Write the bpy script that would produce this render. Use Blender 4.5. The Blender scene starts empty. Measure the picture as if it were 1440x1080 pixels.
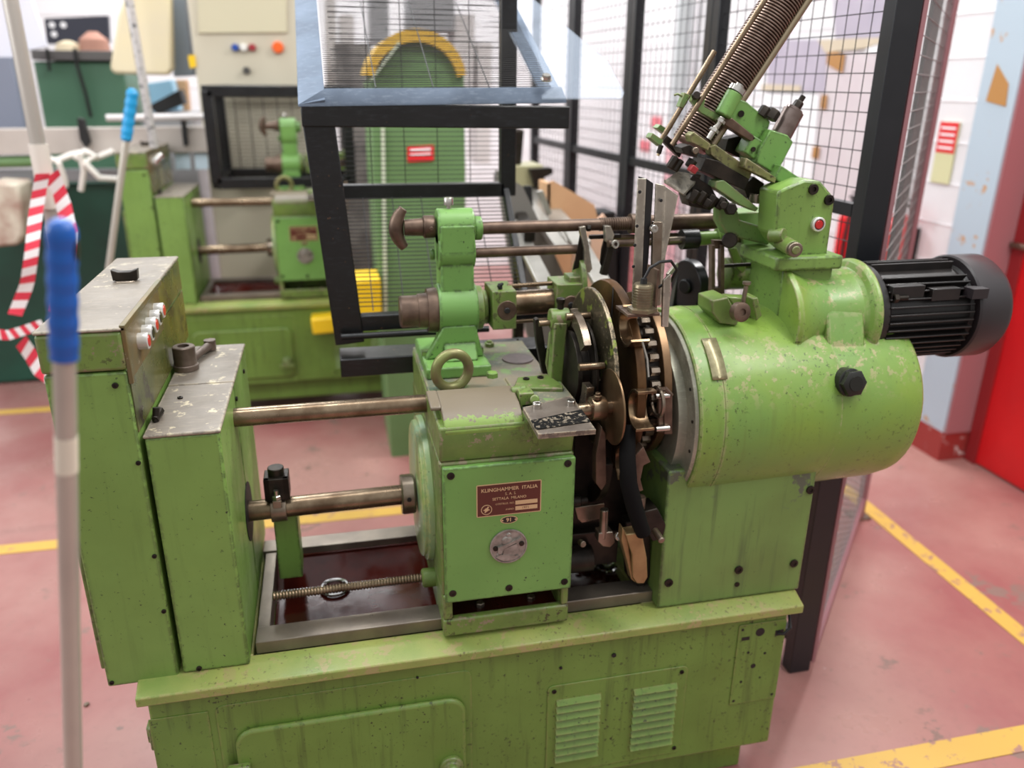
import bpy, bmesh, math, random
from mathutils import Vector, Matrix
random.seed(7)
scn = bpy.context.scene
COL = scn.collection
V = Vector
PI = math.pi
# ------------------------------------------------------------------ camera, world, lights
F_PX = 1130.0; PITCH = math.radians(20.6); YAW = math.radians(12.8); ROLL = math.radians(0.5)
CAM = V((0, 0, 1.75)); FZ = -0.12
FW = V((math.sin(YAW)*math.cos(PITCH), math.cos(YAW)*math.cos(PITCH), -math.sin(PITCH)))
_r = V((math.cos(YAW), -math.sin(YAW), 0)); _u = _r.cross(FW)
RT = math.cos(ROLL)*_r + math.sin(ROLL)*_u; UP = -math.sin(ROLL)*_r + math.cos(ROLL)*_u
cd = bpy.data.cameras.new('camera'); cam = bpy.data.objects.new('camera', cd); COL.objects.link(cam)
cam.matrix_world = Matrix(((RT.x, UP.x, -FW.x, CAM.x), (RT.y, UP.y, -FW.y, CAM.y), (RT.z, UP.z, -FW.z, CAM.z), (0, 0, 0, 1)))
cd.sensor_width = 36; cd.lens = F_PX/1440*36; cd.clip_start = 0.05; cd.clip_end = 60
cd.dof.use_dof = True; cd.dof.focus_distance = 1.72; cd.dof.aperture_fstop = 1.7
scn.camera = cam

def at(px, py, X=None, Y=None, Z=None):
    """the point of the real plane X=, Y= or Z= seen at a photo position"""
    d = FW*F_PX + RT*(px-720) - UP*(py-540)
    t = (X-CAM.x)/d.x if X is not None else (Y-CAM.y)/d.y if Y is not None else (Z-CAM.z)/d.z
    return CAM + d*t

wd = bpy.data.worlds.new('hall_light'); scn.world = wd; wd.use_nodes = True
wn = wd.node_tree.nodes; wl = wd.node_tree.links
bg = wn['Background']
tcw = wn.new('ShaderNodeTexCoord'); sep = wn.new('ShaderNodeSeparateXYZ'); rmp = wn.new('ShaderNodeValToRGB')
wl.new(tcw.outputs['Generated'], sep.inputs[0]); wl.new(sep.outputs['Z'], rmp.inputs[0])
rmp.color_ramp.elements[0].position = 0.0; rmp.color_ramp.elements[0].color = (0.34, 0.31, 0.29, 1)
rmp.color_ramp.elements[1].position = 0.55; rmp.color_ramp.elements[1].color = (0.93, 0.95, 0.97, 1)
wl.new(rmp.outputs[0], bg.inputs[0]); bg.inputs[1].default_value = 0.85

def area(name, loc, target, sx, sy, power, col=(1, 1, 1)):
    l = bpy.data.lights.new(name, 'AREA'); l.shape = 'RECTANGLE'; l.size = sx; l.size_y = sy; l.energy = power; l.color = col
    o = bpy.data.objects.new(name, l); COL.objects.link(o); o.location = loc
    o.rotation_euler = (V(target)-V(loc)).to_track_quat('-Z', 'Y').to_euler()
    return o
area('skylight', (-0.9, 5.4, 4.4), (0.5, 2.0, 0.3), 1.5, 0.8, 75, (0.93, 0.97, 1.0))
area('strip_or_fill_light', (-1.2, 2.2, 4.0), (0, 1.9, 0.5), 0.4, 3.0, 60, (0.96, 0.98, 1.0))
area('strip_or_fill_light', (1.9, 0.9, 4.0), (1.3, 1.6, 0.2), 0.4, 3.0, 75, (1.0, 0.98, 0.95))
area('skylight', (3.0, 3.6, 4.3), (1.4, 1.9, 0.0), 0.3, 0.3, 100, (1.0, 0.98, 0.96))
area('strip_or_fill_light', (0.5, 7.2, 3.9), (0.5, 8.0, 1.0), 5.0, 0.4, 110, (1.0, 1.0, 1.0))  # added fill that brightens the back wall, no fixture known there
area('side_window', (-4.2, 2.5, 2.8), (2.6, 3.5, 0.8), 3.0, 1.6, 60, (0.95, 0.98, 1.0))

scn.view_settings.view_transform = 'Standard'; scn.view_settings.look = 'None'
scn.view_settings.gamma = 1; scn.view_settings.use_curve_mapping = False; scn.view_settings.exposure = 0.42

# ------------------------------------------------------------------ materials
def S(r, g, b):
    f = lambda c: (c/255/12.92) if c/255 <= 0.04045 else ((c/255+0.055)/1.055)**2.4
    return (f(r), f(g), f(b), 1)
MATS = {}
def mat(name, col, rough=0.5, metal=0.0, **k):
    """procedural material: two-tone variation, specks, worn edges, bare zones"""
    if name in MATS: return MATS[name]
    m = bpy.data.materials.new(name); m.use_nodes = True; MATS[name] = m
    nt = m.node_tree; N = nt.nodes; L = nt.links; B = N['Principled BSDF']
    B.inputs['Roughness'].default_value = rough; B.inputs['Metallic'].default_value = metal
    if 'spec' in k: B.inputs['Specular IOR Level'].default_value = k['spec']
    if 'coat' in k: B.inputs['Coat Weight'].default_value = k['coat']
    if 'alpha' in k: B.inputs['Alpha'].default_value = k['alpha']
    if 'trans' in k: B.inputs['Transmission Weight'].default_value = k['trans']
    if 'emit' in k:
        B.inputs['Emission Color'].default_value = col; B.inputs['Emission Strength'].default_value = k['emit']
    geo = N.new('ShaderNodeNewGeometry'); P = geo.outputs['Position']
    def noise(scale, detail=4, rgh=0.55, vec=None, dist=0):
        n = N.new('ShaderNodeTexNoise'); n.inputs['Scale'].default_value = scale; n.inputs['Detail'].default_value = detail
        n.inputs['Roughness'].default_value = rgh; n.inputs['Distortion'].default_value = dist
        L.new(vec or P, n.inputs['Vector']); return n.outputs['Fac']
    def ramp(v, a, b, inv=False):
        r = N.new('ShaderNodeMapRange'); r.inputs['From Min'].default_value = a; r.inputs['From Max'].default_value = b
        if inv: r.inputs['To Min'].default_value = 1; r.inputs['To Max'].default_value = 0
        L.new(v, r.inputs['Value']); return r.outputs['Result']
    def mx(f, a, b):
        x = N.new('ShaderNodeMix'); x.data_type = 'RGBA'
        if isinstance(f, float): x.inputs['Factor'].default_value = f
        else: L.new(f, x.inputs['Factor'])
        for i, c in ((6, a), (7, b)):
            if isinstance(c, tuple): x.inputs[i].default_value = c
            else: L.new(c, x.inputs[i])
        return x.outputs[2]
    def mth(op, a, b):
        x = N.new('ShaderNodeMath'); x.operation = op; x.use_clamp = True
        for i, c in ((0, a), (1, b)):
            if isinstance(c, (int, float)): x.inputs[i].default_value = c
            else: L.new(c, x.inputs[i])
        return x.outputs[0]
    c = col
    if 'col2' in k:
        c = mx(ramp(noise(k.get('vscale', 5), 5), 0.35, 0.68), c, k['col2'])
    if 'streak' in k:      # vertical drips of grime
        mp = N.new('ShaderNodeMapping'); mp.inputs['Scale'].default_value = (1, 1, 0.07); L.new(P, mp.inputs['Vector'])
        c = mx(mth('MULTIPLY', ramp(noise(38, 4, 0.6, mp.outputs[0]), 0.55, 0.72), k.get('streak_amt', 0.55)), c, k['streak'])
    if 'scuff' in k:       # fine scratches
        mp = N.new('ShaderNodeMapping'); mp.inputs['Scale'].default_value = (0.25, 1, 1); L.new(P, mp.inputs['Vector'])
        c = mx(mth('MULTIPLY', ramp(noise(120, 6, 0.7, mp.outputs[0]), 0.52, 0.75), k.get('scuff_amt', 0.5)), c, k['scuff'])
    wear = None
    if 'chip' in k:
        big = ramp(noise(6, 3), 0.38, 0.62)
        t = k.get('chip_t', 0.66)
        sp = ramp(noise(k.get('chip_scale', 95), 5, 0.62), t-0.045, t-0.025)
        wear = mth('MULTIPLY', sp, mth('ADD', big, 0.06))
    if 'edge' in k:
        bv = N.new('ShaderNodeBevel'); bv.samples = 3; bv.inputs['Radius'].default_value = k.get('edge_r', 0.009)
        dp = N.new('ShaderNodeVectorMath'); dp.operation = 'DOT_PRODUCT'
        L.new(bv.outputs[0], dp.inputs[0]); L.new(geo.outputs['True Normal'], dp.inputs[1])
        e = ramp(dp.outputs['Value'], 0.992, 0.95)
        e = mth('MULTIPLY', e, ramp(noise(60, 6, 0.7), 0.44, 0.52))
        c = mx(mth('MULTIPLY', e, k['edge_amt'] if 'edge_amt' in k else 0.8), c, k['edge'])
    if wear is not None: c = mx(wear, c, k['chip'])
    if 'bare' in k:        # worn-through zone above a height: list of (z0, z1)
        sx = N.new('ShaderNodeSeparateXYZ'); L.new(P, sx.inputs[0])
        z0, z1 = k['bare_z']
        a = ramp(sx.outputs['Z'], z0, z1)
        n2 = noise(k.get('bare_scale', 45), 6, 0.65)
        s = N.new('ShaderNodeMath'); s.operation = 'ADD'; L.new(a, s.inputs[0]); L.new(n2, s.inputs[1])
        bm_ = ramp(s.outputs[0], 0.98, 1.03)
        c = mx(bm_, c, k['bare'])
    if 'blot' in k:        # irregular worn blotches
        b = ramp(noise(k.get('blot_scale', 30), 6, 0.7), k.get('blot_t', 0.6), k.get('blot_t', 0.6)+0.03)
        b = mth('MULTIPLY', b, ramp(noise(5, 2), 0.42, 0.52))
        if 'blot_z' in k:
            sx = N.new('ShaderNodeSeparateXYZ'); L.new(P, sx.inputs[0]); b = mth('MULTIPLY', b, ramp(sx.outputs['Z'], *k['blot_z']))
        c = mx(b, c, k['blot'])
    if isinstance(c, tuple): B.inputs['Base Color'].default_value = c
    else: L.new(c, B.inputs['Base Color'])
    if 'rvar' in k:
        r = N.new('ShaderNodeMapRange'); r.inputs['From Min'].default_value = 0.3; r.inputs['From Max'].default_value = 0.7
        r.inputs['To Min'].default_value = max(0.03, rough-k['rvar']); r.inputs['To Max'].default_value = min(1, rough+k['rvar'])
        L.new(noise(k.get('rscale', 9), 5, 0.6), r.inputs['Value']); L.new(r.outputs[0], B.inputs['Roughness'])
    if 'bump' in k:
        bp = N.new('ShaderNodeBump'); bp.inputs['Strength'].default_value = k['bump']; bp.inputs['Distance'].default_value = k.get('bdist', 0.002)
        L.new(noise(k.get('bscale', 60), 4), bp.inputs['Height']); L.new(bp.outputs[0], B.inputs['Normal'])
    return m

DK = S(38, 42, 30)
G_ = dict(rough=0.40, rvar=0.12, bump=0.12, bscale=45, bdist=0.0015)
green = mat('green_enamel', S(106, 136, 64), col2=S(116, 148, 72), chip=DK, chip_t=0.675, edge=S(52, 54, 36), streak=S(74, 98, 46), streak_amt=0.3, **G_)
green_plate = mat('green_plate_enamel', S(100, 142, 70), col2=S(108, 150, 76), chip=DK, chip_t=0.68, edge=S(56, 70, 42), **G_)  # slightly cooler green for front plate, rod bracket and feeder arm
green_old = mat('green_grimy_enamel', S(104, 128, 58), col2=S(84, 104, 48), vscale=9, chip=S(60, 58, 34), chip_t=0.62, chip_scale=70, edge=S(120, 112, 84), blot=S(128, 116, 92), blot_t=0.58, **G_)
green_cab = mat('green_cabinet_enamel', S(92, 118, 48), col2=S(104, 134, 58), vscale=4, chip=S(50, 56, 30), chip_t=0.665, streak=S(66, 82, 36), streak_amt=0.65, edge=S(140, 128, 84), edge_amt=0.45, **G_)
green_lip = mat('worn_green_ledge', S(144, 150, 80), col2=S(118, 138, 68), vscale=7, chip=S(104, 100, 58), chip_t=0.655, chip_scale=110, edge=S(160, 150, 96), blot=S(150, 140, 92), blot_t=0.55, rough=0.42, rvar=0.12, bump=0.35, bscale=180, bdist=0.001)
green_drum = mat('green_drum_enamel', S(120, 146, 58), col2=S(106, 140, 68), vscale=4, chip=S(70, 84, 40), chip_t=0.66, edge=S(160, 154, 118), blot=S(152, 148, 104), blot_t=0.545, blot_scale=38, blot_z=(1.02, 1.12), streak=S(96, 110, 52), streak_amt=0.35, rough=0.33, rvar=0.1, bump=0.15, bscale=40, bdist=0.0015)
green_hood = mat('hood_worn_enamel', S(112, 138, 58), chip=S(70, 60, 36), chip_t=0.58, edge=S(96, 84, 60), bare=S(106, 95, 78), bare_z=(1.025, 1.085), bare_scale=75, rough=0.45, rvar=0.1, bump=0.1, bscale=60)
brownbare = mat('bare_cover_metal', S(122, 113, 102), col2=S(104, 95, 84), vscale=7, scuff=S(166, 154, 134), scuff_amt=0.35, blot=S(176, 164, 138), blot_t=0.60, blot_scale=22, edge=S(168, 156, 136), edge_amt=0.7, rough=0.48, rvar=0.12, metal=0.15)
steel = mat('ground_steel', S(150, 138, 124), rough=0.3, metal=0.85, col2=S(112, 96, 80), vscale=14, rvar=0.1)
rod_m = mat('oily_steel_shaft', S(140, 122, 100), rough=0.28, metal=0.85, col2=S(96, 78, 60), vscale=18, rvar=0.1)
rust_m = mat('rusty_brown_steel', S(112, 92, 78), rough=0.4, metal=0.6, col2=S(78, 62, 52), vscale=25, rvar=0.1)
dark_steel = mat('dark_steel', S(50, 43, 36), rough=0.42, metal=0.6, col2=S(30, 26, 22), vscale=25, rvar=0.12)
bright = mat('bright_steel', S(205, 202, 196), rough=0.22, metal=0.95, col2=S(170, 164, 154), vscale=20)
alu_face = mat('dull_aluminium', S(164, 162, 146), rough=0.42, metal=0.4, col2=S(124, 124, 108), vscale=9, scuff=S(196, 192, 170), scuff_amt=0.6, rvar=0.1)
turret_m = mat('brown_oily_bronze', S(110, 78, 46), rough=0.36, metal=0.6, col2=S(62, 42, 26), vscale=8, rvar=0.12)
way_m = mat('way_steel', S(134, 124, 112), rough=0.36, metal=0.75, col2=S(110, 100, 92), vscale=10, rvar=0.1)
oil_m = mat('dark_red_oily_tray', S(70, 22, 16), rough=0.12, rvar=0.08, rscale=14, col2=S(44, 14, 10), vscale=8, spec=0.35, bump=0.12, bscale=18, bdist=0.003)
black_m = mat('black_paint', S(14, 14, 15), rough=0.38, rvar=0.1, chip=S(96, 66, 44), chip_t=0.74)
guard_m = mat('black_guard_paint', S(15, 15, 17), rough=0.36, rvar=0.08, col2=S(11, 11, 12), chip=S(110, 78, 56), chip_t=0.72, scuff=S(62, 66, 72), scuff_amt=0.3)
motor_m = mat('black_motor_casting', S(20, 17, 16), rough=0.4, col2=S(32, 27, 25), rvar=0.1, vscale=20)
rubber = mat('black_rubber', S(13, 12, 12), rough=0.6)
wire_m = mat('dark_wire', S(24, 22, 22), rough=0.6)
white_m = mat('chrome', S(226, 224, 220), rough=0.25, metal=0.55)
red_btn = mat('red_button_cap', S(180, 40, 38), rough=0.3)
blk_btn = mat('black_button_cap', S(30, 28, 26), rough=0.3)
blue_m = mat('blue_plastic', S(22, 92, 178), rough=0.32, col2=S(18, 80, 160))
pole_m = mat('aluminium_tube', S(186, 180, 168), rough=0.3, metal=0.35, col2=S(172, 166, 156))
tape_lbl = mat('cream_tape', S(214, 206, 188), rough=0.6)
plate_red = mat('maroon_nameplate', S(84, 36, 26), rough=0.4)
plate_edge = mat('pale_plate_metal', S(206, 184, 142), rough=0.35, metal=0.5)
medal_m = mat('nickel_medallion', S(158, 152, 144), rough=0.4, metal=0.45, col2=S(124, 118, 110), vscale=60)
brass_m = mat('tan_brass', S(160, 136, 96), rough=0.4, metal=0.7, col2=S(136, 112, 78), vscale=20)
clear_m = mat('clear_polycarbonate', S(186, 198, 214), rough=0.25, alpha=0.2)

# ------------------------------------------------------------------ geometry helpers
class MB:
    def __init__(s): s.v = []; s.f = []; s.mi = []
    def add(s, vs, fs, m=0):
        o = len(s.v); s.v += [V(p) for p in vs]; s.f += [tuple(i+o for i in f) for f in fs]; s.mi += [m]*len(fs); return s
    def obox(s, c, sz, R=None, m=0):
        c = V(c); h = [x/2 for x in sz]; vs = []
        for dx in (-1, 1):
            for dy in (-1, 1):
                for dz in (-1, 1):
                    p = V((dx*h[0], dy*h[1], dz*h[2])); vs.append(c + (R @ p if R else p))
        return s.add(vs, [(0, 1, 3, 2), (4, 6, 7, 5), (0, 4, 5, 1), (2, 3, 7, 6), (0, 2, 6, 4), (1, 5, 7, 3)], m)
    def bx(s, x0, x1, y0, y1, z0, z1, m=0):
        return s.obox(((x0+x1)/2, (y0+y1)/2, (z0+z1)/2), (abs(x1-x0), abs(y1-y0), abs(z1-z0)), None, m)
    def bar(s, a, b, w, h, up=(0, 0, 1), m=0):     # rectangular bar between two points
        a = V(a); b = V(b); d = (b-a); L = d.length; d.normalize(); u = V(up); x = d.cross(u)
        if x.length < 1e-4: x = d.cross(V((0, 1, 0)))
        x.normalize(); z = x.cross(d)
        R = Matrix((x, d, z)).transposed()
        return s.obox((a+b)/2, (w, L, h), R, m)
    def lathe(s, prof, org, axis, n=28, m=0, a0=0, a1=2*PI):
        org = V(org); ax = V(axis).normalized(); t = V((0, 0, 1)) if abs(ax.z) < 0.9 else V((1, 0, 0))
        u = ax.cross(t).normalized(); w = ax.cross(u); full = abs(a1-a0-2*PI) < 1e-6
        vs = []; fs = []; k = n if full else n+1
        for d, r in prof:
            for i in range(k):
                a = a0+(a1-a0)*i/n; vs.append(org+ax*d+(u*math.cos(a)+w*math.sin(a))*max(r, 1e-5))
        for j in range(len(prof)-1):
            for i in range(n):
                i2 = (i+1) % k; fs.append((j*k+i, j*k+i2, (j+1)*k+i2, (j+1)*k+i))
        if full:
            fs.append(tuple(range(k))[::-1]); fs.append(tuple((len(prof)-1)*k+i for i in range(k)))
        return s.add(vs, fs, m)
    def cyl(s, a, b, r, r1=None, n=24, m=0):
        a = V(a); b = V(b); return s.lathe([(0, r), ((b-a).length, r if r1 is None else r1)], a, b-a, n, m)
    def ring(s, c, axis, r0, r1, th, n=32, m=0, a0=0, a1=2*PI):    # annular plate, inner r0, outer r1
        c = V(c); ax = V(axis).normalized(); t = V((0, 0, 1)) if abs(ax.z) < 0.9 else V((1, 0, 0))
        u = ax.cross(t).normalized(); w = ax.cross(u); full = abs(a1-a0-2*PI) < 1e-6; k = n if full else n+1
        vs = []; fs = []
        for d, r in ((0, r0), (0, r1), (th, r1), (th, r0)):
            for i in range(k):
                a = a0+(a1-a0)*i/n; vs.append(c+ax*d+(u*math.cos(a)+w*math.sin(a))*r)
        for j in range(4):
            for i in range(n):
                i2 = (i+1) % k; j2 = (j+1) % 4; fs.append((j*k+i, j*k+i2, j2*k+i2, j2*k+i))
        if not full: fs += [(0, k, 2*k, 3*k), (n, k+n, 2*k+n, 3*k+n)]
        return s.add(vs, fs, m)
    def torus(s, c, axis, R, r, n=40, q=10, m=0):
        c = V(c); ax = V(axis).normalized(); t = V((0, 0, 1)) if abs(ax.z) < 0.9 else V((1, 0, 0))
        u = ax.cross(t).normalized(); w = ax.cross(u); vs = []; fs = []
        for i in range(n):
            a = 2*PI*i/n; d = u*math.cos(a)+w*math.sin(a)
            for j in range(q):
                b = 2*PI*j/q; vs.append(c+d*(R+r*math.cos(b))+ax*r*math.sin(b))
        for i in range(n):
            for j in range(q):
                fs.append((i*q+j, ((i+1) % n)*q+j, ((i+1) % n)*q+(j+1) % q, i*q+(j+1) % q))
        return s.add(vs, fs, m)
    def tube(s, pts, r, n=8, m=0, closed=False):
        pts = [V(p) for p in pts]; k = len(pts); vs = []; fs = []; prev = None
        for i, p in enumerate(pts):
            if closed: d = pts[(i+1) % k]-pts[i-1]
            else: d = pts[min(i+1, k-1)]-pts[max(i-1, 0)]
            d.normalize()
            if prev is None:
                t = V((0, 0, 1)) if abs(d.z) < 0.9 else V((1, 0, 0)); u = d.cross(t).normalized()
            else: u = (prev-d*prev.dot(d)).normalized()
            prev = u; w = d.cross(u); rr = r[i] if isinstance(r, (list, tuple)) else r
            for j in range(n):
                a = 2*PI*j/n; vs.append(p+(u*math.cos(a)+w*math.sin(a))*rr)
        for i in range(k if closed else k-1):
            i2 = (i+1) % k
            for j in range(n): fs.append((i*n+j, i*n+(j+1) % n, i2*n+(j+1) % n, i2*n+j))
        if not closed: fs += [tuple(range(n))[::-1], tuple((k-1)*n+j for j in range(n))]
        return s.add(vs, fs, m)
    def prism(s, pts, ext, m=0):       # 3D polygon extruded by a vector
        pts = [V(p) for p in pts]; e = V(ext); k = len(pts)
        return s.add(pts+[p+e for p in pts], [tuple(range(k))[::-1], tuple(range(k, 2*k))]+[(i, (i+1) % k, k+(i+1) % k, k+i) for i in range(k)], m)
    def slab(s, pix, Y, depth, m=0):   # outline on the real plane Y, real thickness behind it
        return s.prism([at(x, y, Y=Y) for x, y in pix], (0, depth, 0), m)
    def yz(s, pts, x0, x1, m=0):       # (y, z) profile extruded along X
        return s.prism([(x0, y, z) for y, z in pts], (x1-x0, 0, 0), m)
    def hexa(s, c, axis, r, h, m=0): return s.lathe([(0, r), (h*0.85, r), (h, r*0.86)], c, axis, 6, m)
    def screw(s, c, axis, r, h, m=0, m2=None):   # socket head screw
        c = V(c); a = V(axis).normalized()
        s.lathe([(0, r), (h*0.9, r), (h, r*0.9), (h, r*0.5), (h*0.5, r*0.5)], c, a, 16, m)
        return s
    def text(s, body, c, u, v, size, m=0, align='CENTER', bold=0.0):
        cu = bpy.data.curves.new('t', 'FONT'); cu.body = body; cu.size = size; cu.align_x = align; cu.align_y = 'CENTER'; cu.offset = bold; cu.resolution_u = 3
        ob = bpy.data.objects.new('t', cu); me = ob.to_mesh(); c = V(c); u = V(u).normalized(); v = V(v).normalized()
        s.add([c+u*p.co.x+v*p.co.y for p in me.vertices], [tuple(p.vertices) for p in me.polygons], m)
        ob.to_mesh_clear(); bpy.data.objects.remove(ob); bpy.data.curves.remove(cu); return s
    def build(s, name, mats, parent=None, bevel=0.0, sharp=35, recalc=True, seg=2, **props):
        if not isinstance(mats, (list, tuple)): mats = [mats]
        lo = V([min(p[i] for p in s.v) for i in range(3)]); hi = V([max(p[i] for p in s.v) for i in range(3)]); c = (lo+hi)/2
        if parent is None and props.get('base', True): c.z = lo.z
        props.pop('base', None)
        me = bpy.data.meshes.new(name); me.from_pydata([p-c for p in s.v], [], s.f)
        for x in mats: me.materials.append(x)
        me.polygons.foreach_set('material_index', s.mi)
        if recalc:
            b = bmesh.new(); b.from_mesh(me); bmesh.ops.recalc_face_normals(b, faces=b.faces); b.to_mesh(me); b.free()
        me.polygons.foreach_set('use_smooth', [True]*len(me.polygons)); me.set_sharp_from_angle(angle=math.radians(sharp))
        o = bpy.data.objects.new(name, me); COL.objects.link(o)
        o.location = c - (WL.get(parent.name, V((0, 0, 0))) if parent else V((0, 0, 0))); WL[o.name] = c.copy()
        if parent: o.parent = parent
        if bevel:
            bm = o.modifiers.new('bevel', 'BEVEL'); bm.width = bevel; bm.segments = seg; bm.limit_method = 'ANGLE'; bm.angle_limit = math.radians(35)
        for a, b in props.items(): o[a] = b
        return o
WL = {}
def thing(name, loc, label, cat, group=None):
    o = bpy.data.objects.new(name, None); COL.objects.link(o); o.location = loc; WL[o.name] = V(loc); o.empty_display_size = 0.05
    o['label'] = label; o['category'] = cat
    if group: o['group'] = group
    return o
def copy_tree(o, parent=None):
    c = o.copy(); COL.objects.link(c); c.parent = parent
    for ch in o.children: copy_tree(ch, c)
    return c

# ------------------------------------------------------------------ setting
floor_m = mat('red_floor_paint', S(162, 122, 114), rough=0.36, rvar=0.15, rscale=3, col2=S(138, 80, 78), vscale=1.5, blot=S(124, 100, 92), blot_t=0.6, blot_scale=4, streak=S(120, 92, 86), streak_amt=0.25, chip=S(190, 176, 168), chip_t=0.76, chip_scale=26, bump=0.1, bscale=25)
wall_m = mat('white_block_paint', S(232, 230, 232), rough=0.6, col2=S(222, 220, 222), vscale=1.5, bump=0.25, bscale=30, bdist=0.003)
skirt_m = mat('red_skirting_paint', S(150, 52, 48), rough=0.5, blot=S(214, 200, 196), blot_t=0.6, blot_scale=14)
yel_m = mat('yellow_line_paint', S(192, 154, 70), rough=0.5, blot=S(150, 110, 96), blot_t=0.56, blot_scale=16)
m = MB(); m.bx(-7, 5, -2, 10, FZ-0.1, FZ); m.build('floor', floor_m, kind='structure')
m = MB(); m.bx(3.10, 3.25, 3.28, 8.5, FZ, 3.6)
for i in range(18): m.bx(3.094, 3.10, 3.3, 8.5, FZ+0.198+i*0.2, FZ+0.2+i*0.2)
m.build('wall_right', wall_m, kind='structure')
m = MB(); m.bx(-7, 3.3, 8.5, 8.65, FZ, 3.6)
for i in range(18): m.bx(-7, 3.1, 8.494, 8.5, FZ+0.198+i*0.2, FZ+0.2+i*0.2)
m.build('wall_back', wall_m, kind='structure')
m = MB(); m.bx(3.07, 3.10, 3.45, 8.5, FZ, FZ+0.14); m.build('baseboard_right', skirt_m, bevel=0.004, kind='structure')
# yellow floor lines
def line(n, a, b, w=0.075):
    a = V((a[0], a[1], FZ+0.0015)); b = V((b[0], b[1], FZ+0.0015)); MB().bar(a, b, w, 0.003).build(n, yel_m, kind='structure')
line('trim_1', (-4.0, 3.34), (1.0, 3.32)); line('trim_2', (2.40, 3.3), (2.33, 1.2)); line('trim_3', (1.0, 1.53), (3.1, 1.53), 0.09)
line('trim_4', (-4.0, 4.98), (-1.2, 4.98)); line('trim_5', (1.0, 3.32), (2.6, 3.30))

# ------------------------------------------------------------------ the forming machine in front
FM = thing('metal_forming_machine', (0.33, 1.9, FZ), 'worn green metal forming machine with turret drum, motor and maroon nameplate, nearest the camera', 'machine')
mac_only = []   # parts of this machine only (not on the one behind)
Yf = 1.575
# base cabinet
m = MB(); m.bx(-0.475, 1.115, Yf, 2.085, 0.0, 0.452); m.bx(-0.42, 1.06, 1.62, 2.05, FZ, 0.0)
cab = m.build('base_cabinet', green_cab, FM, bevel=0.006)
m = MB(); m.yz([(1.556, 0.447), (1.556, 0.470), (1.600, 0.487), (1.634, 0.487), (1.634, 0.44), (1.58, 0.44)], -0.492, 1.145)
m.bx(-0.492, 1.145, 2.0325, 2.094, 0.44, 0.4868); m.bx(-0.492, -0.245, 1.634, 2.032, 0.44, 0.487); m.bx(0.72, 1.145, 1.634, 2.032, 0.44, 0.487)
m.build('bed_ledge', green_lip, FM, bevel=0.003)
def rrect(x0, x1, z0, z1, r, n=6, tl=True, tr=True, bl=True, br=True):
    out = []
    for (cx, cz, a, on, kx, kz) in ((x1-r, z1-r, 0, tr, x1, z1), (x0+r, z1-r, 90, tl, x0, z1), (x0+r, z0+r, 180, bl, x0, z0), (x1-r, z0+r, 270, br, x1, z0)):
        if on: out += [(cx+r*math.cos(math.radians(a+90*i/n)), cz+r*math.sin(math.radians(a+90*i/n))) for i in range(n+1)]
        else: out.append((kx, kz))
    return out
m = MB(); m.prism([(x, Yf-0.002, z) for x, z in rrect(-0.335, 0.262, 0.0, 0.405, 0.02)], (0, 0.004, 0)); m.bx(-0.478, -0.35, Yf-0.0025, Yf, 0.01, 0.395)
m.build('door_surround', green_cab, cab, bevel=0.0015)
m = MB(); m.prism([(x, Yf-0.016, z) for x, z in rrect(-0.300, 0.245, 0.035, 0.333, 0.045)], (0, 0.016, 0))
door = m.build('access_door', green_cab, cab, bevel=0.008, seg=3)
m = MB(); m.bx(-0.325, -0.27, Yf-0.034, Yf-0.012, 0.215, 0.243); m.bx(-0.325, -0.27, Yf-0.034, Yf-0.012, 0.08, 0.108)
m.build('hinge', green_old, cab, bevel=0.006)
m = MB(); m.lathe([(0, 0.030), (0.012, 0.030), (0.016, 0.02), (0.03, 0.018), (0.034, 0.014)], (0.205, Yf-0.014, 0.13), (0, -1, 0), 20)
m.bx(0.165, 0.245, Yf-0.056, Yf-0.044, 0.105, 0.125); m.build('door_latch', green_old, cab, bevel=0.003)
m = MB(); m.bx(-0.492, -0.475, 1.60, 1.66, 0.28, 0.345); m.bx(-0.500, -0.49, 1.615, 1.645, 0.29, 0.335); m.build('side_clip', green_old, cab, bevel=0.004)
# louvre panel
m = MB(); m.prism([(x, Yf-0.003, z) for x, z in rrect(0.457, 0.840, 0.025, 0.317, 0.016)], (0, 0.003, 0))
for x0, x1, zt, n in ((0.480, 0.600, 0.268, 9), (0.690, 0.812, 0.264, 9)):
    for i in range(n):
        z = zt-i*0.0235
        m.prism([(x0, Yf-0.003, z+0.004), (x0, Yf-0.003, z-0.013), (x0, Yf-0.0135, z-0.011)], (x1-x0, 0, 0))
lp = m.build('louvre_panel', green_cab, cab, bevel=0.0012)
for x, z in ((0.474, 0.300), (0.822, 0.300), (0.822, 0.043), (0.474, 0.043)):
    MB().screw((x, Yf-0.002, z), (0, -1, 0), 0.006, 0.004).build('bolt', dark_steel, cab)
m = MB(); m.prism([(x, Yf-0.003, z) for x, z in rrect(0.974, 1.112, 0.160, 0.422, 0.004)], (0, 0.003, 0)); m.build('cover_plate', green_cab, cab, bevel=0.001)
for x, z, r in ((1.037, 0.392, 0.013), (1.03, 0.283, 0.0075), (1.01, 0.33, 0.004), (1.06, 0.32, 0.004), (1.0, 0.235, 0.004), (1.055, 0.24, 0.003), (0.985, 0.173, 0.004), (1.10, 0.175, 0.004), (0.985, 0.407, 0.004), (0.63, 0.385, 0.006), (0.49, 0.37, 0.004), (0.13, 0.405, 0.003)):
    MB().cyl((x, Yf-0.0036, z), (x, Yf+0.001, z), r, n=14).build('hole', rubber, cab)
MB().bx(0.985, 1.008, Yf-0.0036, Yf, 0.372, 0.383).build('cable_slot', rubber, cab); MB().bx(1.082, 1.106, Yf-0.0036, Yf, 0.372, 0.39).build('cable_slot', rubber, cab)
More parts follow.
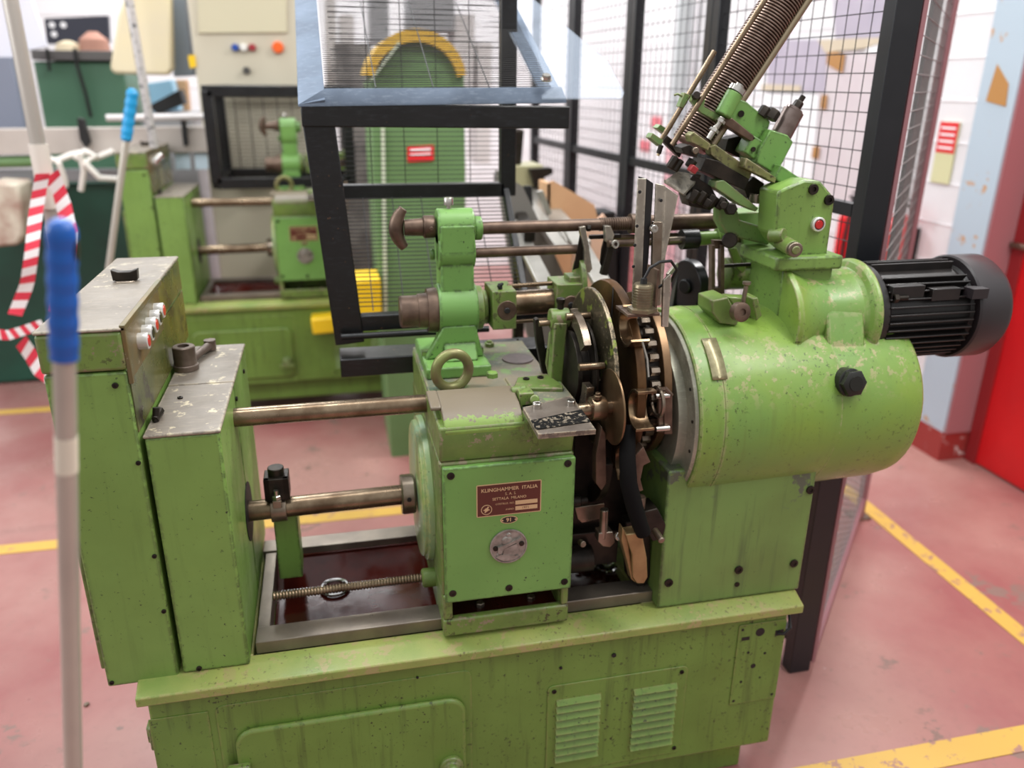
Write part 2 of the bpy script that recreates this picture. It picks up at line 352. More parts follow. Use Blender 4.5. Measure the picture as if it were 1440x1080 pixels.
MB().tube([(1.09, Yf-0.004, 0.38), (1.10, Yf-0.014, 0.384), (1.118, Yf-0.014, 0.40), (1.13, Yf+0.02, 0.425), (1.125, 1.62, 0.435)], 0.0045).build('cable', rubber, cab)
# ways and tray
m = MB(); m.bx(-0.238, 0.75, 1.634, 1.694, 0.487, 0.520); m.build('front_slideway', way_m, FM, bevel=0.002)
m = MB(); m.bx(-0.245, 0.75, 2.032, 2.092, 0.487, 0.520); m.build('rear_slideway', way_m, FM, bevel=0.002)
m = MB(); m.bx(-0.238, -0.208, 1.694, 2.032, 0.46, 0.515); m.build('end_bar', way_m, FM, bevel=0.002)
m = MB(); m.bx(-0.208, 0.75, 1.694, 2.032, 0.440, 0.455); m.bx(-0.208, 0.75, 1.694, 1.70, 0.455, 0.50); m.bx(-0.208, 0.75, 2.026, 2.032, 0.455, 0.50)
m.yz([(1.93, 0.455), (2.026, 0.455), (2.026, 0.492)], -0.208, 0.75)
m.build('drip_tray', oil_m, FM, bevel=0.001)

# control column
m = MB(); m.bx(-0.555, -0.405, 1.60, 2.28, 0.478, 1.216); col = m.build('control_column', green, FM, bevel=0.005)
m = MB(); m.bx(-0.557, -0.404, 1.597, 2.285, 1.219, 1.298); m.build('column_head', green_old, col, bevel=0.007)
m = MB(); m.bx(-0.558, -0.403, 1.596, 2.286, 1.298, 1.305); m.build('top_plate', brownbare, col, bevel=0.004)
m = MB(); m.bx(-0.4045, -0.4025, 1.604, 2.27, 1.085, 1.214); m.bx(-0.4045, -0.4025, 1.97, 2.27, 1.22, 1.296); m.build('side_face', mat('olive_greasy_paint', S(104, 100, 48), rough=0.28, col2=S(62, 72, 40), vscale=6, blot=S(54, 48, 38), blot_t=0.55, blot_scale=12, rvar=0.1), col)
m = MB(); m.bx(-0.572, -0.555, 1.63, 2.25, 0.505, 1.00); m.bx(-0.585, -0.555, 1.75, 2.1, 1.17, 1.27); m.build('side_cover', green_old, col, bevel=0.004)
m = MB(); m.bx(-0.4035, -0.401, 1.625, 1.965, 1.195, 1.292); m.bx(-0.405, -0.397, 1.600, 1.612, 1.19, 1.305); m.bx(-0.4065, -0.396, 1.600, 1.99, 1.298, 1.309)
bp = m.build('button_panel', [mat('button_panel_metal', S(112, 90, 48), rough=0.42, metal=0.3, col2=S(96, 92, 66), vscale=12, blot=S(150, 144, 124), blot_t=0.62)], col, bevel=0.003)
for i, (y, c) in enumerate(((1.709, red_btn), (1.756, blk_btn), (1.803, red_btn), (1.850, blk_btn), (1.897, red_btn))):
    z = 1.244+0.0035*i
    m = MB(); m.lathe([(0, 0.0175), (0.020, 0.0175), (0.0215, 0.0155), (0.0215, 0.013), (0.018, 0.013)], (-0.402, y, z), (1, 0, 0), 24, 0)
    m.lathe([(0, 0.0128), (0.0205, 0.0128), (0.0225, 0.011)], (-0.402, y, z), (1, 0, 0), 24, 1)
    m.build('push_button', [white_m, c], col)
m = MB(); m.cyl((-0.476, 2.005, 1.304), (-0.476, 2.005, 1.308), 0.024, m=1); m.prism([(-0.503, 1.995, 1.308), (-0.449, 1.995, 1.308), (-0.447, 1.995, 1.334), (-0.463, 1.995, 1.328), (-0.489, 1.995, 1.328), (-0.505, 1.995, 1.334)], (0, 0.022, 0))
m.build('wing_screw', [dark_steel, steel], col, bevel=0.003)
MB().screw((-0.43, 1.598, 1.19), (0, -1, 0), 0.006, 0.003).build('bolt', dark_steel, col)
for z in (1.02, 0.80, 0.66, 0.49): MB().screw((-0.413 if z > 0.5 else -0.545, 1.600, z), (0, -1, 0), 0.005, 0.003).build('bolt', dark_steel, col)

# gearbox cover
gb_green = green
m = MB(); m.bx(-0.395, -0.250, 1.60, 1.886, 0.487, 1.073); gb = m.build('gearbox_cover', gb_green, FM, bevel=0.006)
m = MB(); m.bx(-0.395, -0.250, 1.894, 2.19, 0.487, 1.073); m.build('rear_cover', gb_green, gb, bevel=0.006)
m = MB(); m.bx(-0.397, -0.248, 1.598, 1.887, 1.071, 1.0785); m.bx(-0.397, -0.248, 1.892, 2.193, 1.071, 1.0785); m.build('top_plate', brownbare, gb, bevel=0.003)
m = MB(); m.bx(-0.385, -0.262, 1.64, 2.17, 0.50, 1.06); m.build('inner_case', rubber, gb)
for x, y, z, ax in ((-0.355, 1.80, 1.078, (0, 0, 1)), (-0.36, 1.60, 0.497, (0, -1, 0)), (-0.25, 1.90, 1.03, (1, 0, 0)), (-0.25, 2.1, 1.03, (1, 0, 0))):
    MB().screw((x, y, z), ax, 0.006, 0.004).build('bolt', dark_steel, gb)
m = MB(); m.ring((-0.2495, 1.887, 0.73), (1, 0, 0), 0.0, 0.075, 0.0015, 36); m.build('shaft_seal', rubber, gb)
m = MB(); m.tube([(-0.385, 1.72, 1.082), (-0.378, 1.69, 1.094), (-0.384, 1.665, 1.086)], [0.007, 0.010, 0.007]); m.cyl((-0.384, 1.67, 1.08), (-0.38, 1.675, 1.108), 0.007); m.build('grease_nipple', dark_steel, gb)

# shafts
m = MB(); m.cyl((-0.26, 1.835, 1.008), (0.26, 1.835, 1.008), 0.0225, n=32); m.build('upper_shaft', rod_m, FM)
m = MB(); m.cyl((-0.26, 1.887, 0.730), (0.17, 1.887, 0.735), 0.026, n=32)
ls = m.build('lower_shaft', rod_m, FM)
m = MB(); m.lathe([(0, 0.049), (0.004, 0.052), (0.032, 0.052), (0.036, 0.049)], (0.132, 1.887, 0.735), (1, 0, 0), 36); m.cyl((0.150, 1.8345, 0.745), (0.150, 1.84, 0.745), 0.006, m=1)
m.build('bearing_collar', [steel, rubber], ls)
# lead screw: threaded bar
pr = []; x = 0.0
while x < 0.405: pr += [(x, 0.0085), (x+0.0025, 0.0112), (x+0.0045, 0.0112), (x+0.007, 0.0085)]; x += 0.0075
m = MB(); m.lathe(pr, (-0.20, 1.745, 0.566), (1, 0, 0.006), 14); m.build('lead_screw', rod_m, FM, sharp=50)
# stop bracket on the rear way
m = MB(); m.bx(-0.195, -0.135, 1.90, 1.985, 0.51, 0.70); m.bx(-0.19, -0.15, 1.9, 1.94, 0.70, 0.73)
sb = m.build('stop_bracket', green, FM, bevel=0.003)
m = MB(); m.lathe([(0, 0.028), (0, 0.035), (0.038, 0.035), (0.038, 0.028)], (-0.195, 1.887, 0.731), (1, 0, 0), 32); m.bx(-0.186, -0.166, 1.84, 1.868, 0.755, 0.775); m.build('clamp_ring', steel, sb, bevel=0.001)
m = MB(); m.bx(-0.205, -0.145, 1.86, 1.875, 0.765, 0.825); m.bx(-0.205, -0.190, 1.86, 1.92, 0.765, 0.825); m.bx(-0.16, -0.145, 1.86, 1.92, 0.765, 0.825); m.cyl((-0.175, 1.89, 0.82), (-0.175, 1.89, 0.845), 0.02); m.build('limit_switch', dark_steel, sb, bevel=0.002)
m = MB(); m.cyl((-0.176, 1.85, 0.76), (-0.176, 1.85, 0.80), 0.006); m.hexa((-0.176, 1.85, 0.777), (0, 0, 1), 0.011, 0.01); m.build('adjusting_screw', bright, sb)

# headstock
m = MB()
m.bx(0.198, 0.509, 1.590, 1.612, 0.497, 0.545); m.bx(0.199, 0.222, 1.591, 1.6125, 0.5451, 0.613); m.bx(0.490, 0.508, 1.591, 1.6125, 0.5451, 0.613); m.bx(0.1985, 0.222, 1.6126, 2.14, 0.4975, 0.6115); m.bx(0.490, 0.5085, 1.6126, 2.14, 0.4975, 0.6115)
m.bx(0.222, 0.49, 1.72, 2.14, 0.525, 0.62)
m.bx(0.198, 0.510, 1.596, 2.14, 0.612, 0.958)
m.yz([(1.60, 0.958), (1.592, 1.00), (1.598, 1.042), (2.14, 1.050), (2.14, 0.95)], 0.200, 0.508)
hs = m.build('headstock', green_old, FM, bevel=0.005)
m = MB(); m.bx(0.204, 0.510, 1.580, 1.597, 0.600, 0.952)
m.build('front_plate', green_plate, hs, bevel=0.0035)
m = MB(); m.bx(0.222, 0.49, 1.61, 1.72, 0.50, 0.526); m.build('base_recess', oil_m, hs)
for x, z in ((0.222, 0.934), (0.491, 0.938), (0.221, 0.627), (0.356, 0.623), (0.493, 0.621)):
    MB().screw((x, 1.581, z), (0, -1, 0), 0.0088, 0.003).build('bolt', dark_steel, hs)
for x in (0.30, 0.43): MB().hexa((x, 1.655, 0.526), (0, 0, 1), 0.011, 0.012).build('base_bolt', steel, hs)
# nameplate
m = MB(); m.prism([(x, 1.5795, z) for x, z in rrect(0.279, 0.430, 0.822, 0.904, 0.003, 3)], (0, 0.001, 0), 0)
m.bx(0.2815, 0.4275, 1.5788, 1.5796, 0.8245, 0.9015, 1)
ux, uz = (1, 0, 0), (0, 0, 1); yy = 1.5785
m.text('KLINGHAMMER  ITALIA', (0.355, yy, 0.889), ux, uz, 0.0125, 0, bold=0.0002)
m.text('S. A. S.', (0.358, yy, 0.8765), ux, uz, 0.0095, 0); m.text('SETTALA  MILANO', (0.355, yy, 0.8655), ux, uz, 0.0095, 0, bold=0.0001)
m.text('COSTRUZ. NO.', (0.345, yy, 0.852), ux, uz, 0.0065, 0); m.text('ANNO', (0.356, yy, 0.8365), ux, uz, 0.0065, 0)
m.bx(0.369, 0.421, 1.5783, 1.579, 0.8465, 0.8565, 0); m.bx(0.369, 0.421, 1.5783, 1.579, 0.832, 0.842, 0)
m.text('1971', (0.393, 1.578, 0.837), ux, uz, 0.009, 1)
m.ring((0.302, 1.5786, 0.8405), (0, -1, 0), 0.0112, 0.0128, 0.0004, 28, 0); m.ring((0.302, 1.5786, 0.8405), (0, -1, 0), 0.0, 0.0045, 0.0004, 12, 0)
m.bx(0.295, 0.309, 1.5783, 1.5787, 0.8385, 0.8412, 0); m.prism([(0.297, 1.5783, 0.834), (0.300, 1.5783, 0.833), (0.308, 1.5783, 0.847), (0.305, 1.5783, 0.849)], (0, 0.0004, 0), 0)
m.build('nameplate', [plate_edge, plate_red], hs)
m = MB(); e = lambda a, b, y: [(0.3545+a*math.cos(2*PI*i/28), y, 0.8085+b*math.sin(2*PI*i/28)) for i in range(28)]
m.prism(e(0.0205, 0.0098, 1.5792), (0, 0.001, 0), 0); m.prism(e(0.0180, 0.0080, 1.5787), (0, 0.0008, 0), 1); m.text('91', (0.3545, 1.5784, 0.8085), ux, uz, 0.0135, 0, bold=0.0004)
for dx in (-0.0155, 0.0155): m.cyl((0.3545+dx, 1.5782, 0.8085), (0.3545+dx, 1.579, 0.8085), 0.0022, n=10, m=0)
m.build('number_plate', [plate_edge, blk_btn], hs)
# medallion with relief
c0 = V((0.3535, 1.579, 0.7395)); m = MB(); m.lathe([(0, 0.0445), (0.0035, 0.0445), (0.004, 0.043), (0.004, 0.0415), (0.0022, 0.0405), (0.0022, 0.001)], c0, (0, -1, 0), 40)
def rel(pts, h=0.003): m.prism([(c0.x+x, c0.y-0.002, c0.z+z) for x, z in pts], (0, -h*1.8, 0))
rel([(-0.026, 0.002), (0.022, 0.020), (0.028, 0.024), (0.030, 0.020), (0.024, 0.014), (-0.012, -0.002), (-0.018, -0.016), (-0.026, -0.014)], 0.0035)
m.lathe([(0, 0.014), (0.003, 0.011), (0.0045, 0.005)], c0+V((-0.004, -0.002, 0.014)), (0, -1, 0), 16); m.lathe([(0, 0.007), (0.003, 0.004)], c0+V((0.0, -0.002, 0.030)), (0, -1, 0), 12)
rel([(-0.012, -0.004), (0.018, 0.006), (0.026, -0.020), (0.004, -0.026), (-0.014, -0.022)], 0.002); rel([(-0.030, -0.024), (-0.02, -0.018), (0.024, -0.026), (0.012, -0.034), (-0.012, -0.036)], 0.0025)
m.lathe([(0, 0.006), (0.003, 0.003)], c0+V((-0.024, -0.002, -0.02)), (0, -1, 0), 12)
for dx, dz in ((-0.031, -0.002), (0.031, 0.004)): m.lathe([(0, 0.0062), (0.0035, 0.0062), (0.004, 0.005)], c0+V((dx, -0.001, dz)), (0, -1, 0), 14, 1)
m.build('medallion', [medal_m, dark_steel], hs, sharp=30)
# round flange on the left side of the headstock
m = MB(); m.lathe([(0, 0.172), (0.004, 0.178), (0.012, 0.178), (0.012, 0.188), (0.024, 0.190), (0.03, 0.190)], (0.172, 1.887, 0.752), (1, 0, 0), 56)
m.build('side_flange', mat('side_flange_enamel', S(134, 156, 84), col2=S(128, 158, 132), vscale=7, edge=S(180, 176, 120), chip=DK, chip_t=0.69, rough=0.35), hs, bevel=0.0015)
m = MB(); m.lathe([(0, 0.020), (0.004, 0.024), (0.045, 0.024)], (0.165, 1.742, 0.569), (1, 0, 0), 24); m.build('screw_boss', green_old, hs)
# hood
m = MB()
prof = [(1.600, 0.985), (1.595, 1.032), (1.604, 1.046), (1.622, 1.060), (1.65, 1.071), (1.69, 1.078), (1.72, 1.080), (1.738, 1.078), (1.738, 1.04), (1.62, 1.03)]
m.yz(prof, 0.213, 0.392); m.yz([(1.65, 1.062), (1.65, 1.071), (1.70, 1.078), (1.738, 1.079), (1.738, 1.069), (1.70, 1.068)], 0.190, 0.214)
m.build('hood', green_hood, hs, bevel=0.003, sharp=50)
# deck, round cap and nuts
deck_m = mat('worn_deck_paint', S(126, 112, 94), col2=S(84, 104, 92), vscale=6, blot=S(112, 138, 84), blot_t=0.55, blot_scale=16, chip=S(150, 140, 112), chip_t=0.64, edge=S(150, 140, 100), rough=0.42, rvar=0.1)
m = MB(); m.bx(0.203, 0.515, 1.74, 2.145, 1.044, 1.0545); m.bx(0.40, 0.53, 1.66, 1.845, 1.046, 1.0585)
m.build('deck_plate', deck_m, hs, bevel=0.002)
m = MB(); m.lathe([(0, 0.042), (0.003, 0.041)], at(728, 505, Z=1.055), (0, 0, 1), 36); m.build('round_cap', mat('cap_paint', S(112, 96, 94), rough=0.4, col2=S(96, 86, 84), vscale=40), hs)
p = at(688, 487, Z=1.055); m = MB(); m.hexa(p, (0, 0, 1), 0.014, 0.012); m.cyl(p, p+V((0, 0, 0.016)), 0.007); m.build('nut', green_old, hs)
p = at(728, 478, Z=1.055); MB().cyl(p, p+V((0, 0, 0.003)), 0.003).build('bolt', dark_steel, hs)
# lifting eye
p = at(636, 521, Y=1.80); m = MB(); m.torus(p, (0.25, -1, 0), 0.0425, 0.0125, 48, 14); m.cyl((p.x, p.y, 1.05), (p.x, p.y, p.z-0.044), 0.018, 0.013)
m.build('lifting_eye', mat('eyebolt_worn', S(110, 92, 68), rough=0.4, metal=0.4, col2=S(120, 132, 72), vscale=16, rvar=0.1), hs)
# clamp plate with two screws
m = MB(); q = [at(735, 573, Z=1.072), at(803, 556, Z=1.074), at(838, 604, Z=1.066), at(757, 611, Z=1.062)]
m.prism(q, (0, 0, -0.011)); m.prism([q[i]+(q[j]-q[i])*t+V((0, 0, 0.0012)) for i, j, t in ((0, 3, 0.52), (1, 2, 0.45), (1, 2, 0.80), (0, 3, 0.85))], (0, 0, 0.0006), 1)
m.build('strip_plate', [mat('strip_plate_steel', S(112, 102, 92), rough=0.42, metal=0.4, col2=S(90, 80, 72), vscale=20, edge=S(180, 165, 140)), mat('worn_black_tape', S(22, 21, 20), rough=0.85, spec=0.1, chip=S(140, 128, 112), chip_t=0.6, chip_scale=120)], hs, bevel=0.0015)
for px, py in ((755, 574), (803, 570)): MB().screw(at(px, py, Z=1.07), (0, 0, 1), 0.010, 0.013).build('socket_screw', bright, hs)
m = MB(); m.cyl((0.385, 1.70, 1.075), (0.42, 1.70, 1.078), 0.012); m.bx(0.395, 0.43, 1.66, 1.72, 1.05, 1.085); m.cyl(at(752, 562, Y=1.63), at(752, 562, Y=1.66), 0.011, n=16)
m.build('hinge_lug', green_old, hs, bevel=0.003)
# shaft with small disc at the front right of the headstock
m = MB(); m.cyl((0.48, 1.61, 1.052), (0.60, 1.61, 1.057), 0.0155); m.lathe([(0, 0.024), (0.002, 0.0275), (0.032, 0.0275), (0.036, 0.025)], (0.548, 1.61, 1.056), (1, 0, 0), 28)
m.cyl((0.562, 1.60, 1.08), (0.562, 1.60, 1.098), 0.006); m.hexa((0.562, 1.60, 1.082), (0, 0, 1), 0.010, 0.010); m.bx(0.538, 0.545, 1.57, 1.60, 1.075, 1.082)
sh = m.build('disc_shaft', rod_m, hs, bevel=0.001)
m = MB(); m.ring((0.598, 1.611, 1.056), (1, 0, 0), 0.0, 0.088, 0.005, 48)
m.build('cutting_disc', mat('disc_brown_steel', S(132, 108, 80), rough=0.3, metal=0.8, col2=S(98, 76, 54), vscale=14), hs, bevel=0.0012)

# tall bracket carrying the upper rods
m = MB(); m.bx(0.208, 0.372, 1.87, 2.135, 1.054, 1.084); X0, X1 = 0.258, 0.350
m.yz([(1.91, 1.084), (2.11, 1.084), (2.06, 1.15), (2.055, 1.39), (1.965, 1.39), (1.96, 1.15)], X0+0.004, X1-0.004)
m.prism([(0.215, 1.94, 1.084), (0.365, 1.94, 1.084), (0.345, 1.94, 1.17), (0.262, 1.94, 1.17)], (0, 0.03, 0))
m.cyl((X0-0.004, 2.0, 1.200), (X1+0.004, 2.0, 1.200), 0.066, n=40); m.cyl((X0, 2.0, 1.352), (X1, 2.0, 1.352), 0.048, n=36); m.cyl((X0, 2.0, 1.41), (X1, 2.0, 1.41), 0.046, n=36)
m.bx(X0+0.003, X1-0.003, 1.952, 2.045, 1.35, 1.42)
m.cyl((X0-0.006, 2.0, 1.343), (X0-0.018, 2.0, 1.343), 0.014); m.cyl((X1, 2.0, 1.405), (X1+0.022, 2.0, 1.405), 0.030)
tb = m.build('rod_bracket', green_plate, FM, bevel=0.005, seg=3)
for px, py in ((597, 497), (605, 530), (692, 528), (684, 492)): 
    p = at(px, py, Z=1.088); p.x = min(max(p.x, 0.222), 0.358); MB().hexa((p.x, p.y, 1.084), (0, 0, 1), 0.0145, 0.013).build('bolt', green, tb)
m = MB(); p = at(631, 296, Y=2.0); m.cyl(p-V((0, 0, 0.01)), p+V((0, 0, 0.03)), 0.006, n=14); m.screw(p+V((0, 0, 0.014)), (0, 0, 1), 0.012, 0.018); m.build('locking_screw', bright, tb)
# T knob
m = MB(); m.cyl((0.178, 2.0, 1.412), (0.224, 2.0, 1.412), 0.019, 0.022); m.lathe([(0, 0.024), (0.003, 0.028), (0.026, 0.028), (0.03, 0.026)], (0.224, 2.0, 1.412), (1, 0, 0), 28); m.cyl((0.242, 1.968, 1.412), (0.242, 1.975, 1.412), 0.005, n=10)
pts = []
for i in range(13):
    a = -1.0+2.0*i/12; pts.append((0.158+0.022*a*a*0.9, 2.0, 1.41+0.048*a))
m.tube(pts, [0.010+0.008*math.cos(PI*(i-6)/13) for i in range(13)], 12); m.build('knob', rust_m, tb, bevel=0.001)
m = MB(); m.cyl((X1, 2.0, 1.405), (0.69, 2.0, 1.405), 0.0155, n=24)
pr = []; x = 0
while x < 0.085: pr += [(x, 0.0145), (x+0.002, 0.0175), (x+0.004, 0.0175), (x+0.006, 0.0145)]; x += 0.0062
m.lathe(pr, (0.682, 2.0, 1.405), (1, 0, 0), 18); m.cyl((0.767, 2.0, 1.405), (0.80, 2.0, 1.405), 0.026, n=24); m.cyl((0.80, 2.0, 1.405), (1.08, 2.0, 1.405), 0.0215, n=24)
pr = []; x = 0
while x < 0.09: pr += [(x, 0.016), (x+0.002, 0.019), (x+0.004, 0.019), (x+0.006, 0.016)]; x += 0.0062
m.lathe(pr, (1.07, 2.0, 1.405), (1, 0, 0), 18)
m.build('upper_rod', rust_m, FM, sharp=45)
m = MB(); m.cyl((X1, 2.0, 1.343), (0.655, 2.0, 1.343), 0.0125, n=20); m.build('lower_rod', rust_m, FM)
# spindle nose, blocks and flange at mid height
m = MB(); m.lathe([(0, 0.036), (0.004, 0.041), (0.045, 0.041), (0.047, 0.044), (0.07, 0.046), (0.07, 0.056), (0.088, 0.058), (0.1, 0.058)], (0.158, 2.0, 1.198), (1, 0, 0), 36)
m.build('spindle_nut', rust_m, tb)
m = MB(); m.lathe([(0, 0.058), (0.018, 0.056), (0.02, 0.046), (0.03, 0.044)], (X1+0.002, 2.0, 1.2), (1, 0, 0), 32)
m.bx(0.388, 0.45, 1.935, 2.05, 1.155, 1.255); m.cyl((0.425, 1.934, 1.205), (0.425, 1.94, 1.205), 0.026, m=1)
m.cyl((0.425, 1.930, 1.205), (0.425, 1.936, 1.205), 0.008, n=14, m=2); m.cyl((0.412, 1.96, 1.255), (0.412, 1.96, 1.27), 0.006, m=2); m.cyl((0.405, 1.955, 1.263), (0.42, 1.965, 1.268), 0.004, m=2)
m.build('bearing_block', [green_old, rust_m, rubber], tb, bevel=0.002)
m = MB(); m.cyl((0.43, 2.0, 1.205), (0.58, 2.0, 1.208), 0.033, n=32); m.cyl((0.44, 2.0, 1.252), (0.56, 2.0, 1.255), 0.006, n=12); m.cyl((0.44, 1.985, 1.16), (0.56, 1.985, 1.162), 0.006, n=12)
m.build('spindle_shaft', rod_m, tb)
m = MB(); m.bx(0.56, 0.628, 1.95, 2.05, 1.165, 1.262); m.cyl((0.598, 1.947, 1.208), (0.598, 1.952, 1.208), 0.024, m=1); m.cyl((0.598, 1.943, 1.208), (0.598, 1.95, 1.208), 0.008, n=14, m=2)
m.prism([(0.628, 2.0+0.055*math.cos(a), 1.235+0.085*math.sin(a)) for a in [2*PI*i/32 for i in range(32)]], (0.014, 0, 0)); m.bx(0.60, 0.64, 1.97, 2.03, 1.255, 1.275)
m.build('end_block', [green_old, rust_m, rubber], tb, bevel=0.002)
# forked fingers hanging from the rods
silver = mat('pale_steel_plate', S(176, 170, 158), rough=0.3, metal=0.8, col2=S(150, 144, 132), vscale=16, edge=S(214, 206, 190))
def finger(pix1, pix2, Y, name='feed_finger'):
    m = MB(); m.slab(pix1, Y, 0.006, 0); m.slab(pix2, Y-0.012, 0.02, 1); return m.build(name, [dark_steel, silver], FM, bevel=0.001)
finger([(806, 380), (812, 352), (816, 330), (824, 330), (826, 352), (832, 380), (820, 374)], [(815, 320), (823, 318), (828, 345), (833, 378), (829, 384), (822, 380), (822, 350)], 1.985)
finger([(848, 380), (844, 370), (846, 350), (850, 335), (858, 338), (858, 360), (853, 378)], [(851, 318), (859, 318), (864, 330), (860, 345), (852, 340)], 1.975)
m = MB(); m.bar(at(858, 345, Y=1.97), at(848, 386, Y=1.97), 0.02, 0.016); m.bx(0.655, 0.74, 1.985, 1.998, 1.37, 1.38)
m.cyl(at(800, 322, Y=2.0), at(885, 319, Y=2.0), 0.006, n=12); m.hexa(at(825, 321, Y=1.98), (1, 0, 0), 0.009, 0.01)
m.build('finger_carrier', dark_steel, FM, bevel=0.001)
m = MB(); m.cyl(at(855, 343, Y=1.955), at(1060, 336, Y=1.99), 0.009, n=16); m.cyl(at(860, 334, Y=2.0), at(1060, 327, Y=2.02), 0.007, n=16); m.build('guide_rod', rust_m, FM)
MB().screw(at(862, 343, Y=1.955), (0.2, -1, 0.1), 0.011, 0.014).build('socket_screw', bright, FM)
# lever bracket in front of the rotor
m = MB(); m.prism([at(722, 545, Z=1.068), at(728, 530, Z=1.068), at(770, 526, Z=1.068), at(792, 541, Z=1.068), at(792, 546, Z=1.068)], (0, 0, -0.022))
m.slab([(774, 545), (780, 455), (798, 455), (790, 545)], 1.79, 0.035); m.slab([(776, 545), (780, 470), (778, 462), (773, 470), (768, 512)], 1.835, 0.012)
p = at(788, 451, Y=1.80); m.cyl(p+V((-0.021, 0.02, 0)), p+V((0.026, 0.02, 0)), 0.025, n=28)
lb = m.build('lever_bracket', green_old, FM, bevel=0.003)
m = MB(); m.cyl(at(758, 455, Y=1.82), at(832, 450, Y=1.82), 0.0075, n=18); m.build('cross_pin', rod_m, lb)
m = MB(); p = at(788, 438, Y=1.82); m.cyl(p, p+V((0, 0, 0.022)), 0.008); m.lathe([(0, 0.007), (0.008, 0.011), (0.016, 0.011), (0.018, 0.008)], p+V((0, 0, 0.016)), (0, 0, 1), 20); m.build('knob', dark_steel, lb)
for px, py in ((740, 533), (760, 531)): MB().screw(at(px, py, Z=1.069), (0, 0, 1), 0.008, 0.003).build('bolt', dark_steel, lb)
m = MB(); m.slab([(752, 450), (757, 448), (762, 455), (774, 535), (768, 545), (762, 520), (754, 480)], 1.86, 0.02); m.build('link_arm', dark_steel, lb, bevel=0.002)

# rotor with split guard disc
rot_m = mat('rotor_worn_paint', S(80, 72, 56), col2=S(52, 48, 34), vscale=8, blot=S(120, 132, 56), blot_t=0.58, blot_scale=18, chip=S(150, 136, 110), chip_t=0.66, edge=S(186, 166, 136), edge_amt=1.0, rough=0.34, metal=0.4, rvar=0.1)
m = MB(); A = math.radians(8)
rc = V((0.600, 1.786, 1.096))
m.ring(rc, (1, 0, 0), 0.075, 0.193, 0.010, 40, 0, math.radians(6), math.radians(176)); m.ring(rc, (1, 0, 0), 0.075, 0.193, 0.010, 40, 0, math.radians(180), math.radians(362))
ro = m.build('split_disc', rot_m, FM, bevel=0.002)
m = MB(); m.lathe([(0, 0.09), (0.012, 0.09), (0.012, 0.075), (0.035, 0.075), (0.035, 0.12), (0.042, 0.12)], rc-V((0.055, 0, 0)), (1, 0, 0), 40)
m.build('rotor_hub', dark_steel, ro, bevel=0.001)
for k in range(5):
    a = math.radians(25+k*68); m = MB(); p = rc+V((-0.045, math.cos(a)*0.13, math.sin(a)*0.13))
    m.ring(rc+V((-0.050+0.012*(k % 2), 0, 0)), (1, 0, 0), 0.105, 0.142, 0.018, 14, 0, a-0.42, a+0.42)
    m.build('cam_segment', steel, ro, bevel=0.001); MB().cyl(p-V((0.02, 0, 0)), p+V((0.04, 0, 0)), 0.009, n=14).build('cam_pin', rod_m, ro)
# turret
tc = V((0.658, 1.84, 1.05))
m = MB(); m.lathe([(0, 0.240), (0.008, 0.243), (0.020, 0.243), (0.022, 0.240)], tc, (1, 0, 0), 72); m.bx(0.6535, 0.656, 1.79, 1.794, 1.10, 1.29, 1)
tu = m.build('turret_disc', [turret_m, rubber], FM, bevel=0.0015)
m = MB(); m.lathe([(0, 0.18), (0.06, 0.18)], tc+V((0.02, 0, 0)), (1, 0, 0), 48); m.build('turret_drum', dark_steel, tu)
m = MB(); m.ring(tc+V((0.080, 0, 0)), (1, 0, 0), 0.13, 0.207, 0.02, 72); m.build('turret_rim', mat('rim_brown_steel', S(132, 104, 76), rough=0.34, metal=0.7, col2=S(100, 76, 54), vscale=14), tu, bevel=0.0015)
for k in range(16):
    a = math.radians(180-72+k*9.5+4); p = tc+V((0.05, 0.196*math.cos(a), 0.196*math.sin(a)))
    MB().hexa(p, (1, 0, 0), 0.011, 0.022).build('bolt', steel, tu)
for ang, X in ((136, 0.636), (178, 0.642), (215, 0.636)):
    a = math.radians(ang); o = V((0, math.cos(a), math.sin(a))); c = tc + o*0.266; c.x = X
    n = 18; outer = []; inner = []; e1 = o; e2 = V((0, -o.z, o.y)); R0, R1 = 0.041, 0.048
    for i in range(n+1):
        t = PI/2+PI*i/n; outer.append(c+e1*R1*math.cos(t)+e2*R1*math.sin(t)); inner.append(c+e1*R0*math.cos(t)+e2*R0*math.sin(t))
    m = MB(); m.prism([p+e1*0.014 if i in (0, n) else p for i, p in enumerate(outer)]+[p+e1*0.014 if i in (0, n) else p for i, p in enumerate(inner[::-1])], (0.045, 0, 0))
    m.build('jaw', mat('jaw_steel', S(150, 126, 96), rough=0.24, metal=0.85, col2=S(96, 78, 60), vscale=22), tu, bevel=0.001)
m = MB(); m.torus((0.712, 1.61, 1.06), (1, 0, 0), 0.034, 0.005, 36, 8); m.build('holder_ring', steel, tu)
m = MB(); m.slab([(934, 556), (946, 555), (946, 611), (934, 611)], 1.60, 0.05); m.slab([(926, 560), (936, 558), (936, 609), (926, 608)], 1.604, 0.012)
gate = m.build('retaining_gate', rust_m, FM, bevel=0.002)
for px, py in ((938, 556), (938, 602)): p = at(px, py, Y=1.595); MB().cyl(p+V((-0.028, 0, 0)), p+V((0.005, 0, 0)), 0.0068, n=14).build('gate_pin', bright, gate)
m = MB(); m.tube([at(925, 548, Y=1.61), at(936, 547, Y=1.595), at(944, 556, Y=1.595)], 0.006); m.build('gate_link', rust_m, gate)
m = MB(); m.tube([at(903, 480, Y=1.60), at(910, 505, Y=1.59), at(912, 530, Y=1.58)], 0.0028); m.build('wire_guide', bright, gate)
